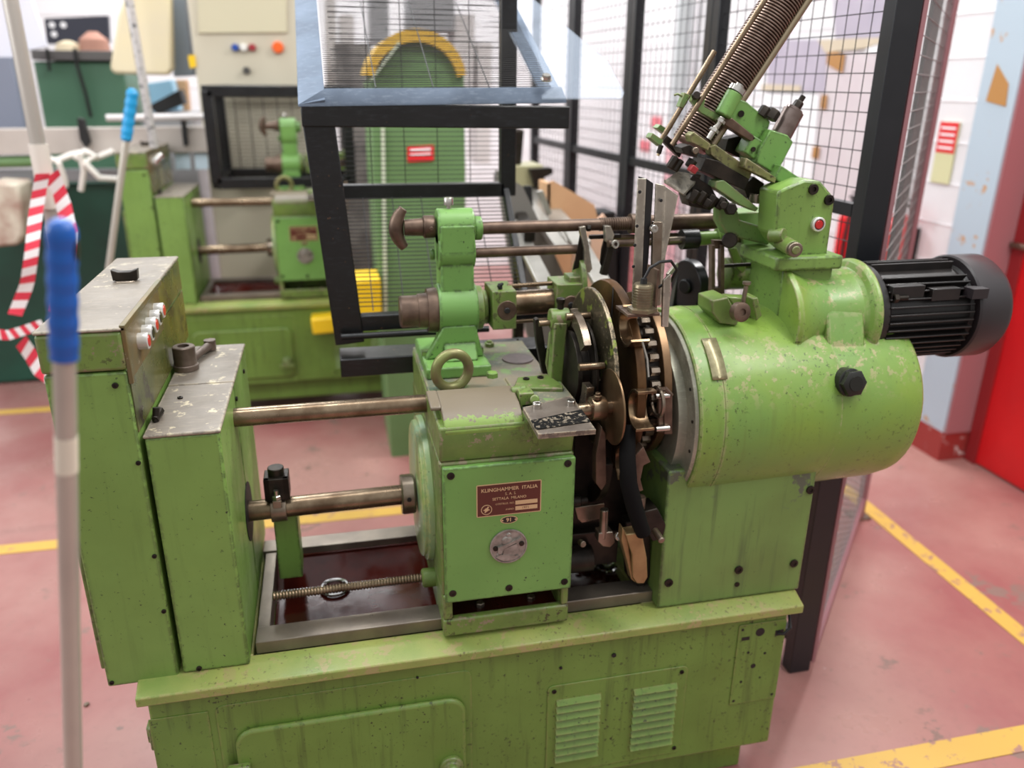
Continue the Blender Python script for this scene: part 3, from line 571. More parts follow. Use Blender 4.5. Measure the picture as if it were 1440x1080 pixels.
# sensor above the turret
c = at(904, 415, Y=1.63); m = MB(); m.lathe([(-0.028, 0.022), (0.022, 0.0225), (0.026, 0.020)], c, (0, 0, 1), 28)
for i in range(7): m.lathe([(-0.02+i*0.006, 0.0232), (-0.017+i*0.006, 0.0232)], c, (0, 0, 1), 28)
m.hexa(c-V((0, 0, 0.036)), (0, 0, 1), 0.034, 0.009); m.lathe([(0, 0.008), (0.014, 0.007)], c+V((0, 0, 0.024)), (0, 0, 1), 16, 1)
pp = [c+V(q) for q in ((0, 0, 0.035), (0.012, 0, 0.060), (0.035, 0, 0.073), (0.065, 0.01, 0.072), (0.085, 0.02, 0.05), (0.083, 0.04, 0.02), (0.06, 0.06, 0.0))]
m.tube(pp, 0.0035, 8, 1)
se = m.build('proximity_sensor', [mat('brass_grey_sensor', S(140, 128, 104), rough=0.3, metal=0.8, col2=S(112, 100, 82), vscale=30), rubber], FM)
m = MB(); c2 = c-V((0, 0, 0.045)); m.bx(c2.x-0.04, c2.x+0.035, c2.y-0.02, c2.y+0.06, c2.z+0.001, c2.z+0.008); m.bx(c2.x+0.03, c2.x+0.036, c2.y, c2.y+0.06, c2.z, c2.z+0.1)
m.build('sensor_bracket', rust_m, se, bevel=0.001)
# upright feed chute plates
m = MB(); m.slab([(897, 251), (909, 251), (902, 420), (889, 420)], 1.71, 0.004, 0); m.slab([(909, 251), (919, 258), (908, 425), (902, 420)], 1.712, 0.05, 1)
m.slab([(922, 258), (936, 261), (930, 430), (917, 425)], 1.715, 0.004, 0); m.slab([(936, 262), (954, 275), (936, 360), (930, 430), (932, 320)], 1.722, 0.006, 0)
m.slab([(919, 312), (932, 312), (928, 430), (916, 430)], 1.70, 0.012, 2)
for px, py in ((900, 270), (896, 318), (893, 345), (891, 375), (930, 282)): p = at(px, py, Y=1.709); m.cyl(p, p+V((0, 0.002, 0)), 0.004, n=10, m=1)
ch = m.build('chute_plate', [silver, rubber, steel], FM, bevel=0.001)
MB().screw(at(918, 321, Y=1.698), (0, -1, 0), 0.009, 0.012).build('socket_screw', bright, ch)
m = MB(); m.slab([(933, 395), (943, 385), (944, 392), (940, 460), (931, 460)], 1.64, 0.008); m.bar(at(938, 388, Y=1.66), at(952, 372, Y=1.7), 0.006, 0.012); m.build('end_plate', silver, ch, bevel=0.001)
# dark mechanism behind: eccentric, slotted link, cylinder
m = MB(); p = at(976, 400, Y=2.02); m.lathe([(0, 0.07), (0.03, 0.07)], p, (-1, -0.2, 0), 32); m.slab([(955, 375), (972, 365), (985, 372), (1015, 418), (1013, 438), (945, 438)], 2.05, 0.03); m.cyl(p+V((-0.04, -0.02, -0.0)), p, 0.02)
m.slab([(940, 436), (1078, 430), (1078, 455), (940, 462)], 2.02, 0.05)
m.build('eccentric', black_m, FM, bevel=0.003)
m = MB(); m.slab([(1001, 345), (1006, 345), (1006, 418), (1001, 420)], 1.88, 0.02); m.slab([(1014, 345), (1019, 345), (1019, 418), (1014, 420)], 1.88, 0.02); m.slab([(1001, 405), (1019, 405), (1019, 419), (1001, 420)], 1.879, 0.022); m.slab([(1003, 338), (1019, 338), (1016, 350), (1005, 350)], 1.89, 0.016)
m.build('slotted_link', rust_m, FM, bevel=0.001)
m = MB(); m.cyl(at(958, 337, Y=1.95), at(980, 336, Y=1.95), 0.026, n=28, m=1); m.cyl(at(980, 336, Y=1.95), at(1012, 334, Y=1.95), 0.018, n=24); m.cyl(at(940, 338, Y=1.95), at(958, 337, Y=1.95), 0.009, m=2); m.cyl(at(1008, 334, Y=1.95), at(1018, 333, Y=1.95), 0.024)
m.build('air_cylinder', [green, black_m, steel], FM)
m = MB(); m.cyl(at(1018, 385, Y=2.02), at(1066, 383, Y=2.02), 0.045, n=32); m.cyl(at(1066, 385, Y=2.02), at(1100, 392, Y=2.02), 0.035, 0.028, m=1); m.slab([(1025, 350), (1036, 348), (1050, 378), (1044, 385), (1034, 375)], 1.96, 0.012)
m.build('drive_housing', [green_old, rust_m], FM, bevel=0.002)
m = MB(); m.cyl(at(1018, 374, Y=1.90), at(1068, 371, Y=1.90), 0.005, n=12); m.build('handle_rod', dark_steel, FM)

# ------------------------------------------------------------------ pedestal, drum, gear case, motor
m = MB(); m.bx(0.750, 1.152, 1.600, 2.12, 0.490, 0.88)
pe = m.build('pedestal', mat('pedestal_enamel', S(98, 120, 62), col2=S(108, 138, 72), vscale=4, chip=S(50, 56, 36), chip_t=0.71, streak=S(70, 84, 52), streak_amt=0.6, edge=S(60, 66, 44), blot=S(84, 90, 74), blot_t=0.56, blot_scale=12, blot_z=(0.70, 0.78), **G_), FM, bevel=0.005)
for x, z in ((0.775, 0.565), (0.967, 0.577), (1.125, 0.575), (1.14, 0.79)): MB().screw((x, 1.600, z), (0, -1, 0), 0.0115, 0.004).build('bolt', dark_steel, pe)
MB().cyl((0.968, 1.598, 0.532), (0.968, 1.602, 0.532), 0.007).build('oil_hole', dark_steel, pe)
dc = V((0.80, 1.80, 0.975))
m = MB(); m.lathe([(0.0, 0.236), (0.0, 0.243), (0.004, 0.246), (0.05, 0.247), (0.33, 0.243), (0.37, 0.240)], dc, (1, 0, 0), 96)
m.lathe([(0.062, 0.2485), (0.064, 0.2485)], dc, (1, 0, 0), 96)
dr = m.build('drum_housing', green_drum, FM, sharp=30)
m = MB(); m.lathe([(0, 0.232), (0.006, 0.236), (0.012, 0.236)], dc-V((0.008, 0, 0)), (1, 0, 0), 96)
m.ring(dc-V((0.03, 0, 0)), (1, 0, 0), 0.12, 0.19, 0.03, 48)
m.build('drum_face', alu_face, dr, bevel=0.001)
for a in (150, 170, 190, 222, 240): 
    t = math.radians(a); p = dc+V((-0.010, 0.218*math.cos(t), 0.218*math.sin(t))); MB().cyl(p, p+V((0.004, 0, 0)), 0.004, n=12).build('face_screw', dark_steel, dr)
# curved data plate on the drum
def on_drum(x, ang, r): t = math.radians(ang); return V((x, dc.y-r*math.cos(t), dc.z+r*math.sin(t)))
m = MB(); vs = []; fs = []; n = 10
for i in range(n+1):
    t = 58-i*(58-33)/n; sk = 0.0
    for x in (0.835, 0.872): vs.append(on_drum(x, t, 0.2495))
for i in range(n): fs.append((2*i, 2*i+1, 2*i+3, 2*i+2))
m.add(vs, fs)
for t in (56.5, 34.5): m.cyl(on_drum(0.853, t, 0.249), on_drum(0.853, t, 0.2515), 0.0035, n=10)
o = m.build('data_plate', mat('data_plate_metal', S(164, 156, 122), rough=0.35, metal=0.5, col2=S(140, 132, 100), vscale=90), dr, recalc=False); sm = o.modifiers.new('t', 'SOLIDIFY'); sm.thickness = 0.002
# gear case at the right end, rising to the motor flange
m = MB(); m.lathe([(0.0, 0.240), (0.02, 0.240), (0.2, 0.236), (0.245, 0.228), (0.262, 0.21), (0.268, 0.0)], (1.155, 1.80, 0.972), (1, 0, 0), 80)
mc = V((1.25, 1.775, 1.20))
prf = lambda x, r: [(x, r)]
m.lathe([(-0.09, 0.105), (0.0, 0.108), (0.02, 0.112), (0.028, 0.128), (0.032, 0.136), (0.05, 0.138)], mc, (1, 0, 0), 64)
vs = []; fs = []; K = 32; rows = []
for j, (y, z, r0, x0, x1) in enumerate(((1.80, 0.99, 0.225, 1.16, 1.40), (1.79, 1.08, 0.175, 1.16, 1.36), (1.775, 1.17, 0.12, 1.165, 1.27))):
    pass
m.yz([(1.62, 1.08), (1.665, 1.22), (1.70, 1.27), (1.85, 1.27), (1.93, 1.2), (1.98, 1.1)], 1.16, 1.262)
gc = m.build('gear_case', green_drum, dr, bevel=0.006, sharp=40)
m = MB(); m.lathe([(-0.178, 0.132), (-0.165, 0.134), (-0.155, 0.128), (-0.12, 0.112), (-0.06, 0.104)], mc, (1, 0, 0), 64); m.build('case_flange', green_drum, dr, bevel=0.002)
m = MB(); p = V((1.185, 1.578, 1.085)); ax = V((0.05, -1, 0.2)); m.lathe([(-0.03, 0.034), (0.006, 0.034), (0.008, 0.03)], p, ax, 32); m.hexa(p+ax.normalized()*0.006, ax, 0.033, 0.018); m.lathe([(0.022, 0.018), (0.026, 0.018)], p, ax, 24)
m.build('filler_plug', mat('black_plug', S(34, 34, 30), rough=0.3, metal=0.3), dr)
# clamp on top of the drum
m = MB(); m.slab([(1002, 423), (1024, 418), (1040, 450), (1036, 458), (1012, 455), (1001, 440)], 1.70, 0.08)
m.slab([(1058, 420), (1066, 418), (1072, 444), (1064, 452)], 1.70, 0.05); m.slab([(1024, 418), (1062, 420), (1052, 432), (1036, 436)], 1.74, 0.04)
to = m.build('oiler_clamp', green_old, dr, bevel=0.003)
p = at(1042, 441, Y=1.66); m = MB(); m.lathe([(0, 0.020), (0.003, 0.023), (0.022, 0.023), (0.024, 0.018), (0.024, 0.009), (0.02, 0.009)], p+V((0, 0.02, 0)), (0.1, -1, 0.15), 28); m.build('oiler_knob', rust_m, to)
m = MB(); q = at(1045, 425, Y=1.70); m.cyl(q, q+V((0.004, 0, 0.045)), 0.0055, n=14); m.lathe([(0, 0.006), (0.004, 0.010), (0.01, 0.010)], q+V((0.004, 0, 0.04)), (0, 0, 1), 16); m.build('oiler_pin', steel, to)
# motor
m = MB(); m.lathe([(0.05, 0.120), (0.055, 0.126), (0.075, 0.124), (0.09, 0.108), (0.32, 0.108), (0.33, 0.12)], mc, (1, 0, 0), 48)
for i in range(40):
    a = 2*PI*i/40; d = V((0, math.cos(a), math.sin(a))); t = V((0, -d.z, d.y))
    if -0.25 < math.sin(a-2.1) < 0 and math.cos(a-2.1) > 0.9: continue
    R = Matrix((V((1, 0, 0)), d, t)).transposed(); m.obox(mc+V((0.195, 0, 0))+d*0.116, (0.24, 0.024, 0.0042), R)
m.bx(mc.x+0.08, mc.x+0.17, mc.y-0.11, mc.y-0.075, mc.z+0.055, mc.z+0.09); m.bx(mc.x+0.19, mc.x+0.27, mc.y-0.115, mc.y-0.08, mc.z+0.05, mc.z+0.08)
mo = m.build('electric_motor', motor_m, FM, bevel=0.0012, sharp=30)
m = MB(); m.lathe([(0.325, 0.132), (0.33, 0.136), (0.41, 0.136), (0.430, 0.124), (0.436, 0.10), (0.437, 0.01)], mc, (1, 0, 0), 56); m.bx(mc.x+0.29, mc.x+0.335, mc.y-0.134, mc.y-0.10, mc.z+0.055, mc.z+0.08)
m.build('fan_cowl', mat('motor_cowl_paint', S(36, 31, 33), rough=0.38, rvar=0.06), mo, sharp=35)
m = MB(); p = mc+V((0.082, -0.112, 0.062)); m.hexa(p, (1, 0, 0), 0.012, 0.012); m.cyl(p, p+V((0.04, 0, 0)), 0.006); m.build('motor_bolt', dark_steel, mo)
# handwheel star knob low behind the motor
m = MB(); p = at(1240, 545, Y=1.80); ax = V((1, -0.35, 0.0)).normalized(); m.cyl(p-ax*0.05, p+ax*0.02, 0.022); m.cyl(p+ax*0.01, p+ax*0.03, 0.04, m=1)
for k in range(5):
    a = 2*PI*k/5+0.3; u = ax.cross(V((0, 0, 1))).normalized(); w = ax.cross(u); q = p+ax*0.055+(u*math.cos(a)+w*math.sin(a))*0.030; m.cyl(q-ax*0.035, q+ax*0.015, 0.016, n=14)
m.cyl(p+ax*0.02, p+ax*0.07, 0.03); m.build('star_knob', [dark_steel, green], FM, bevel=0.002)
m = MB()
for k in range(4): m.bar(at(1232+k*6, 508, Y=1.9), at(1222+k*6, 530, Y=1.88), 0.008, 0.006)
m.build('spring_leaf', dark_steel, FM)
# low mechanism between headstock and pedestal
m = MB(); m.tube([at(x, y, Y=Y) for x, y, Y in ((884, 600, 1.60), (882, 640, 1.56), (884, 680, 1.545), (892, 712, 1.54), (900, 738, 1.535), (905, 750, 1.535))], [0.016, 0.019, 0.020, 0.020, 0.019, 0.018], 16)
lv = m.build('curved_lever', mat('black_lever_sleeve', S(9, 8, 8), rough=0.8, spec=0.15), FM)
m = MB(); m.slab([(880, 752), (903, 748), (910, 785), (911, 812), (906, 821), (896, 821), (890, 812), (889, 780)], 1.535, 0.035, 0); m.slab([(876, 742), (882, 750), (891, 812), (894, 820), (888, 815), (882, 790), (874, 760)], 1.545, 0.028, 0)
m.build('lever_grip', brass_m, lv, bevel=0.008, seg=3)
m = MB(); p = at(897, 698, Y=1.62); m.cyl(p-V((0, 0, 0.05)), p, 0.013); m.lathe([(-0.03, 0.018), (-0.004, 0.0195), (0, 0.018)], p, (0, 0.1, 1), 24); m.build('knob', rust_m, FM)
m = MB(); m.slab([(905, 720), (925, 715), (937, 738), (932, 758), (918, 762), (908, 745)], 1.60, 0.06); m.cyl(at(920, 745, Y=1.57), at(931, 761, Y=1.53), 0.0085, n=16, m=1); m.slab([(880, 735), (915, 730), (915, 810), (905, 830), (885, 815)], 1.66, 0.04)
m.build('lower_arm', [dark_steel, steel], FM, bevel=0.003)
m = MB(); m.slab([(808, 714), (850, 708), (852, 728), (818, 736), (812, 730)], 1.70, 0.01, 1); m.bx(0.50, 0.68, 1.72, 1.80, 0.56, 0.66); m.cyl((0.50, 1.70, 0.60), (0.60, 1.70, 0.60), 0.035, n=24)
p = at(850, 716, Y=1.64); m.cyl(p-V((0, 0, 0.08)), p, 0.011, n=18, m=1); m.slab([(842, 750), (862, 748), (865, 763), (858, 770), (848, 769), (841, 762)], 1.63, 0.03, 1)
p = at(869, 753, Y=1.62); m.lathe([(0, 0.011), (0.01, 0.012), (0.012, 0.008), (0.012, 0.005), (0.006, 0.005)], p, (0.1, -1, 0.2), 18, 2); p = at(816, 762, Y=1.64); m.lathe([(0, 0.008), (0.02, 0.008), (0.02, 0.004)], p, (0.1, -1, 0.2), 18, 1)
m.build('clamp_mechanism', [dark_steel, steel, bright], FM, bevel=0.002)
m = MB(); m.cyl((0.51, 1.70, 0.77), (0.535, 1.70, 0.77), 0.045, n=28); m.cyl((0.535, 1.69, 0.775), (0.56, 1.69, 0.775), 0.016); m.cyl((0.56, 1.69, 0.775), (0.58, 1.69, 0.775), 0.010)
m.ring((0.60, 1.80, 0.90), (1, 0, 0), 0.13, 0.17, 0.02, 30, 0, 0, 2.2)
m.slab([(838, 640), (846, 600), (852, 610), (853, 680), (846, 690), (838, 680)], 1.63, 0.03, 1); m.slab([(893, 640), (905, 628), (915, 650), (905, 655), (901, 675), (905, 690), (898, 692), (893, 670)], 1.58, 0.03, 1)
m.bx(0.56, 0.74, 1.75, 2.05, 0.62, 1.0)
m.build('cam_follower', [dark_steel, rust_m], FM, bevel=0.002)

# ------------------------------------------------------------------ inclined feeder on top
m = MB(); m.slab([(1105, 264), (1132, 253), (1155, 255), (1174, 278), (1173, 292), (1163, 361), (1122, 364), (1100, 345), (1090, 330), (1094, 270)], 1.74, 0.09)
m.bx(1.035, 1.215, 1.715, 1.90, 1.328, 1.362); m.bx(1.07, 1.205, 1.735, 1.9, 1.20, 1.33)
fb = m.build('feeder_stand', green, FM, bevel=0.006)
for px, py in ((1143, 266), (1165, 281)): 
    p = at(px, py, Y=1.74); MB().lathe([(0, 0.0125), (0.006, 0.012), (0.006, 0.006), (0.002, 0.006)], p, (0, -1, 0), 20).build('socket_screw', dark_steel, fb)
MB().screw(at(1143, 353, Z=1.362), (0, 0, 1), 0.009, 0.004).build('socket_screw', dark_steel, fb)
p = at(1149, 315, Y=1.74); m = MB(); m.lathe([(0, 0.0175), (0.008, 0.0175), (0.010, 0.0155), (0.010, 0.013), (0.006, 0.013)], p, (0, -1, 0), 28, 0); m.lathe([(0, 0.0105), (0.009, 0.0105), (0.011, 0.009)], p, (0, -1, 0), 24, 1); m.lathe([(0, 0.013), (0.0065, 0.013)], p, (0, -1, 0), 24, 2)
m.build('stop_button', [white_m, red_btn, blk_btn], fb)
m = MB(); a = at(1083, 331, Y=1.76); m.cyl(a, a+V((0.02, -0.03, 0.005)), 0.017, n=20); a = at(1098, 340, Y=1.76); b = at(1116, 350, Y=1.69); m.cyl(a, b, 0.019, 0.019, n=24); m.cyl(b, b+(b-a).normalized()*0.012, 0.018, n=24, m=1); m.cyl(b, b+(b-a).normalized()*0.016, 0.010, n=16)
m.build('pivot_boss', [green_old, steel], fb, bevel=0.002)
fd_g = mat('feeder_green', S(92, 124, 70), col2=S(108, 134, 76), vscale=10, chip=DK, chip_t=0.68, edge=S(120, 110, 80), **G_)
m = MB(); m.slab([(1012, 288), (1022, 280), (1038, 298), (1040, 310), (1082, 322), (1088, 334), (1080, 345), (1040, 335), (1022, 330), (1012, 312)], 1.86, 0.04)
m.slab([(1036, 300), (1090, 296), (1094, 360), (1102, 372), (1050, 374), (1044, 340)], 1.97, 0.08); m.cyl(at(1026, 338, Y=1.85), at(1026, 338, Y=1.88), 0.02, n=20, m=1)
m.build('linkage', [fd_g, dark_steel], fb, bevel=0.003)
axa = (at(1037, 90, Y=1.9)-at(967, 199, Y=1.9)).normalized(); axb = V((axa.z, 0, -axa.x))
# feeder head: arms and blocks
m = MB(); m.slab([(1040, 139), (1050, 143), (1084, 171), (1073, 202), (1022, 167), (1030, 150)], 1.86, 0.06)
m.slab([(1084, 182), (1108, 190), (1116, 200), (1092, 246), (1063, 229), (1068, 210)], 1.83, 0.09); m.slab([(1060, 190), (1092, 210), (1085, 240), (1046, 214)], 1.84, 0.05)
m.slab([(1098, 232), (1140, 260), (1122, 275), (1090, 252)], 1.80, 0.05)
a = at(1034, 130, Y=1.84); b = at(1016, 163, Y=1.84); m.cyl(b, a, 0.020, n=28)
fh = m.build('feeder_arm', green_plate, FM, bevel=0.003)
m = MB(); m.cyl(a, a+axa*0.012, 0.021, n=24); m.cyl(a+axa*0.012, a+axa*0.02, 0.010, n=18); m.build('boss_cap', bright, fh)
for px, py in ((1012, 172), (1003, 185)): q = at(px, py, Y=1.83); m = MB(); m.cyl(q-axa*0.02, q+axa*0.012, 0.007, n=14); m.hexa(q, axa, 0.012, 0.008); m.build('stud', bright, fh)
for px, py, r in ((1070, 163, 0.013), (1082, 167, 0.017)): q = at(px, py, Y=1.86); MB().hexa(q, axa, r, 0.024).build('hex_nut', dark_steel, fh)
q = at(1042, 160, Y=1.858); MB().cyl(q, q+V((0, -0.002, 0)), 0.008, n=14).build('bolt', dark_steel, fh); q = at(1059, 210, Y=1.838); MB().cyl(q, q+V((0, -0.003, 0)), 0.006, n=14).build('bolt', dark_steel, fh)

m = MB(); a = at(1095, 196, Y=1.87); b = at(1116, 156, Y=1.87); m.cyl(a, b, 0.026, n=32); m.cyl(b, b+axa*0.006, 0.021, n=28); m.hexa(b+axa*0.006, axa, 0.012, 0.02, 1); m.cyl(b+axa*0.02, b+axa*0.04, 0.007, n=14, m=1)
m.build('plunger', [mat('mauve_steel', S(142, 128, 122), rough=0.28, metal=0.8, col2=S(112, 96, 90), vscale=30), dark_steel], fh)
yg = mat('olive_worn_plate', S(120, 122, 72), col2=S(98, 98, 62), vscale=14, chip=S(70, 62, 46), chip_t=0.6, edge=S(146, 134, 104), rough=0.4, metal=0.2)
m = MB(); m.slab([(998, 206), (1006, 203), (1059, 240), (1052, 257), (1040, 250), (1028, 240), (1000, 218)], 1.83, 0.03); m.slab([(1050, 222), (1092, 250), (1090, 258), (1046, 236)], 1.80, 0.03)
m.slab([(1007, 255), (1018, 253), (1067, 293), (1063, 298), (1040, 288), (1005, 264)], 1.82, 0.04, 1); m.slab([(970, 190), (976, 185), (1000, 203), (996, 212), (972, 200)], 1.80, 0.03); m.slab([(1018, 166), (1030, 166), (1064, 194), (1058, 200), (1020, 176)], 1.84, 0.03, 2)
m.build('feeder_plate', [yg, fd_g, rust_m], fh, bevel=0.002)
m = MB()
m.slab([(985, 240), (993, 222), (1010, 226), (1054, 252), (1047, 268), (1035, 262), (1000, 246)], 1.82, 0.07, 0); m.slab([(958, 208), (970, 203), (984, 212), (980, 222), (962, 216)], 1.80, 0.05, 0)
m.slab([(932, 198), (938, 190), (962, 210), (956, 222)], 1.86, 0.02, 0); m.slab([(1046, 262), (1060, 248), (1075, 258), (1068, 284), (1052, 280)], 1.86, 0.05, 0); m.slab([(1024, 195), (1046, 190), (1040, 222), (1020, 212)], 1.9, 0.05, 0); m.slab([(962, 262), (975, 246), (1000, 262), (1012, 284), (1000, 296), (970, 290)], 1.84, 0.05, 0)
for px, py, r, h in ((956, 222, 0.011, 0.03), (963, 226, 0.009, 0.03), (980, 226, 0.012, 0.02), (1003, 283, 0.014, 0.02), (1010, 277, 0.014, 0.03), (1020, 290, 0.011, 0.02), (1031, 295, 0.016, 0.02), (985, 270, 0.014, 0.03), (996, 272, 0.012, 0.03), (1024, 280, 0.01, 0.03)):
    q = at(px, py, Y=1.805); m.hexa(q+V((0, 0.02, 0)), V((-0.2, -1, 0.1)) if px in (1020, 1031) else -axa, r, h, 0)
m.cyl(at(1062, 285, Y=1.86), at(1064, 272, Y=1.86), 0.02, n=20, m=1); q = at(979, 212, Y=1.79); m.cyl(q, q+V((0, 0.02, 0)), 0.008, n=12, m=1)
m.slab([(1075, 262), (1098, 266), (1096, 278), (1070, 272)], 1.9, 0.04)
m.build('escapement', [dark_steel, steel], fh, bevel=0.0015)
m = MB(); q = at(974, 238, Y=1.80); m.obox(q, (0.018, 0.02, 0.016), Matrix.Rotation(0.6, 3, 'Y')); m.build('red_marker', mat('red_dull_plastic', S(140, 34, 38), rough=0.4), fh, bevel=0.002)
m = MB(); A_, B_, C_, D_ = at(936, 253, Y=1.80), at(953, 241, Y=1.86), at(986, 246, Y=1.86), at(961, 273, Y=1.80)
m.prism([A_, B_, C_, D_], (0, 0.002, -0.003)); m.prism([A_, D_, at(958, 272, Y=1.80), at(936, 258, Y=1.80)], (0, 0.01, 0)); m.prism([D_, C_, at(984, 252, Y=1.86), at(962, 275, Y=1.8)], (0, 0.01, 0))
m.build('sheet_chute', silver, fh)
m = MB(); m.slab([(914, 194), (918, 187), (933, 197), (930, 207)], 1.86, 0.03); m.slab([(924, 180), (929, 175), (941, 183), (937, 190)], 1.9, 0.03); m.cyl(at(930, 204, Y=1.86), at(926, 216, Y=1.86), 0.006, n=12, m=1); m.cyl(at(927, 214, Y=1.86), at(925, 219, Y=1.86), 0.004, n=10, m=2)
m.slab([(955, 150), (963, 130), (971, 134), (961, 152)], 1.86, 0.02); m.slab([(972, 142), (976, 133), (992, 140), (990, 150), (1033, 174), (1030, 182), (985, 158)], 1.845, 0.015)
m.lathe([(0, 0.009), (0.012, 0.009), (0.012, 0.005)], at(977, 135, Y=1.845), (0, -1, 0.2), 16, 1); m.tube([at(960, 136, Y=1.87), at(953, 132, Y=1.87), at(948, 134, Y=1.87)], 0.003)
mg = m.build('magazine_clamp', [fd_g, dark_steel, plate_edge], fh, bevel=0.001)
def rod_px(a, b, Y, r, ext=0.0, mt=None):
    A = at(*a, Y=Y); B = at(*b, Y=Y); d = (B-A).normalized(); MB().cyl(A, B+d*ext, r, n=16).build('magazine_rod', mt or rod_m, mg)
rod_px((930, 197), (1005, 72), 1.87, 0.0065); rod_px((945, 204), (1018, 90), 1.84, 0.0065, 0.38); rod_px((1002, 204), (1077, 90), 1.88, 0.0095, 0.42, mat('tan_rod', S(150, 136, 112), rough=0.3, metal=0.8)); rod_px((985, 160), (1045, 72), 1.97, 0.006, 0.3)
ring_m = mat('ring_steel', S(150, 130, 118), rough=0.3, metal=0.75, col2=S(116, 96, 86), vscale=40)
O = at(969, 204, Y=1.905)
N_R = 84; first = None
for i in range(N_R):
    p = O+axa*(0.0069*i+0.004)
    if first is None:
        b_ = MB(); b_.lathe([(-0.0023, 0.030), (-0.0023, 0.0445), (-0.0012, 0.0467), (0.0012, 0.0467), (0.0023, 0.0445), (0.0023, 0.030), (-0.0023, 0.030)], (0, 0, 0), (0, 0, 1), 48)
        first = b_.build('steel_ring', ring_m, base=False); o = first
    else: o = first.copy(); COL.objects.link(o)
    o.location = p; o.rotation_euler = axa.to_track_quat('Z', 'Y').to_euler()
    o['label'] = 'thin steel ring stacked among the rods of the inclined feeder magazine'; o['category'] = 'ring'; o['group'] = 'rings stacked in the inclined feeder'

# ------------------------------------------------------------------ swung-open safety guard
gY = 2.25
BL, TL, TRt = at(482, 492, Y=gY), at(428, 158, Y=gY), at(795, 160, Y=gY)
BR = V((TRt.x+0.0, gY, BL.z))
m = MB(); w = 0.058
m.bar(at(492, 480, Y=gY), at(445, 150, Y=gY), w*1.4, 0.05, (0, 1, 0)); m.bar(at(424, 161, Y=gY), at(797, 165, Y=gY), w, 0.058); 
m.bar(at(470, 455, Y=gY), at(790, 437, Y=gY), 0.04, 0.045)
B0, B1 = at(468, 270, Y=2.62), at(708, 266, Y=2.62)
m.bar(B0, B1, 0.04, 0.045); m.bar(B1+V((0.012, 0, -0.02)), B1+V((0.012, 0, 0.62)), 0.05, 0.04, (0, 1, 0)); m.bar(B1+V((0.005, 0, 0)), at(742, 440, Y=gY+0.03), 0.035, 0.02, (1, 0, 0)); m.bar(B0, at(476, 440, Y=gY+0.03), 0.02, 0.03, (1, 0, 0)); m.bar(B0, B0+V((0, 0, 0.30)), 0.02, 0.03, (0, 1, 0))
d = (FW*F_PX + RT*(395-720) - UP*(-620-540)).normalized()
L0, R0_ = at(437, 134, Y=gY), at(783, 132, Y=gY)

g = m.build('safety_guard', guard_m, FM, bevel=0.003)
nrm = d.cross(V((1, 0, 0))).normalized()
def sheet(a, b, c, dd, n, th=0.004): return MB().prism([a, b, c, dd], n*th)
# inclined frame members; pale base colour imitates sky reflected on black paint
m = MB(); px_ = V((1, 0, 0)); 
lit = mat('sky_sheen_guard_paint', S(104, 116, 132), rough=0.7, spec=0.15, col2=S(84, 94, 108), vscale=7, scuff=S(150, 160, 172), scuff_amt=0.4)
A1 = at(419, 147, Y=gY-0.03); A2 = at(457, 140, Y=gY-0.03); 
m.prism([A1, A2, A2+d*0.95, A1+d*0.95], nrm*0.006)
Bq = [at(419, 147, Y=gY-0.03), at(797, 142, Y=gY-0.03), at(790, 122, Y=gY-0.005), at(457, 124, Y=gY-0.005)]; m.prism(Bq, (0, 0.0, -0.006))
R1_, R2_ = at(760, 128, Y=gY-0.01), at(789, 128, Y=gY-0.01); m.prism([R1_, R2_, R2_+d*0.95, R1_+d*0.95], nrm*0.006)
m.build('frame_angle', lit, g, bevel=0.001)
m = MB(); a = at(457, 124, Y=gY-0.002); b = at(775, 122, Y=gY-0.002)
for i in range(68): q = d*(0.0135*i+0.004); m.tube([a+q, b+q], 0.0012, 5)
for i in (2, 4, 6): q = (b-a)*(i/8-0.035); m.tube([a+q, a+q+d*0.6], 0.0016, 5)
m.build('mesh_panel', wire_m, g)
m = MB(); a, b = B0+V((0.02, 0, 0.02)), B1+V((-0.005, 0, 0.02))
for i in range(48): q = V((0, 0, 0.0145*i)); m.tube([a+q, b+q], 0.001, 5)
for i in range(1, 5): q = (b-a)*(i/5); m.tube([a+q, a+q+V((0, 0, 0.6))], 0.0014, 5)
m.build('mesh_panel', wire_m, g)
m = MB(); a0_, a1_, b0_, b1_ = B0, at(480, 438, Y=gY+0.03), B1, at(738, 430, Y=gY+0.03)
n_ = 30
for i in range(1, n_): t = i/n_; m.tube([a0_.lerp(a1_, t), b0_.lerp(b1_, t)], 0.0016, 5)
for i in range(1, 6): t = i/6; m.tube([a0_.lerp(b0_, t), a1_.lerp(b1_, t)], 0.0016, 5)
m.build('mesh_panel', wire_m, g)
m = MB(); s0, s1 = at(722, 134, Y=gY-0.02), at(878, 136, Y=gY-0.02); m.prism([at(763, 138, Y=gY-0.035), at(874, 138, Y=gY-0.035), at(878, 130, Y=gY-0.035), at(858, 85, Y=gY-0.035)+V((0, 0.02, 0)), s1+d*0.95-V((0.16, 0, 0)), at(753, 128, Y=gY-0.035)+d*0.95], nrm*0.004)
m.build('clear_shield', clear_m, g)
p = at(768, 112, Y=gY-0.03); m = MB(); m.lathe([(0, 0.016), (0.002, 0.016)], p, -nrm if nrm.y > 0 else nrm, 20); m.hexa(p, -nrm if nrm.y > 0 else nrm, 0.012, 0.014); m.build('shield_bolt', bright, g)
m = MB(); m.bx(BL.x-0.01, 0.60, gY-0.09, gY+0.02, BL.z-0.052, BL.z+0.0); m.build('guard_rail', guard_m, FM, bevel=0.003)
m = MB(); a = at(480, 474, Y=gY-0.05); m.cyl(a, a+V((0.42, 0, 0.0)), 0.009, n=14)
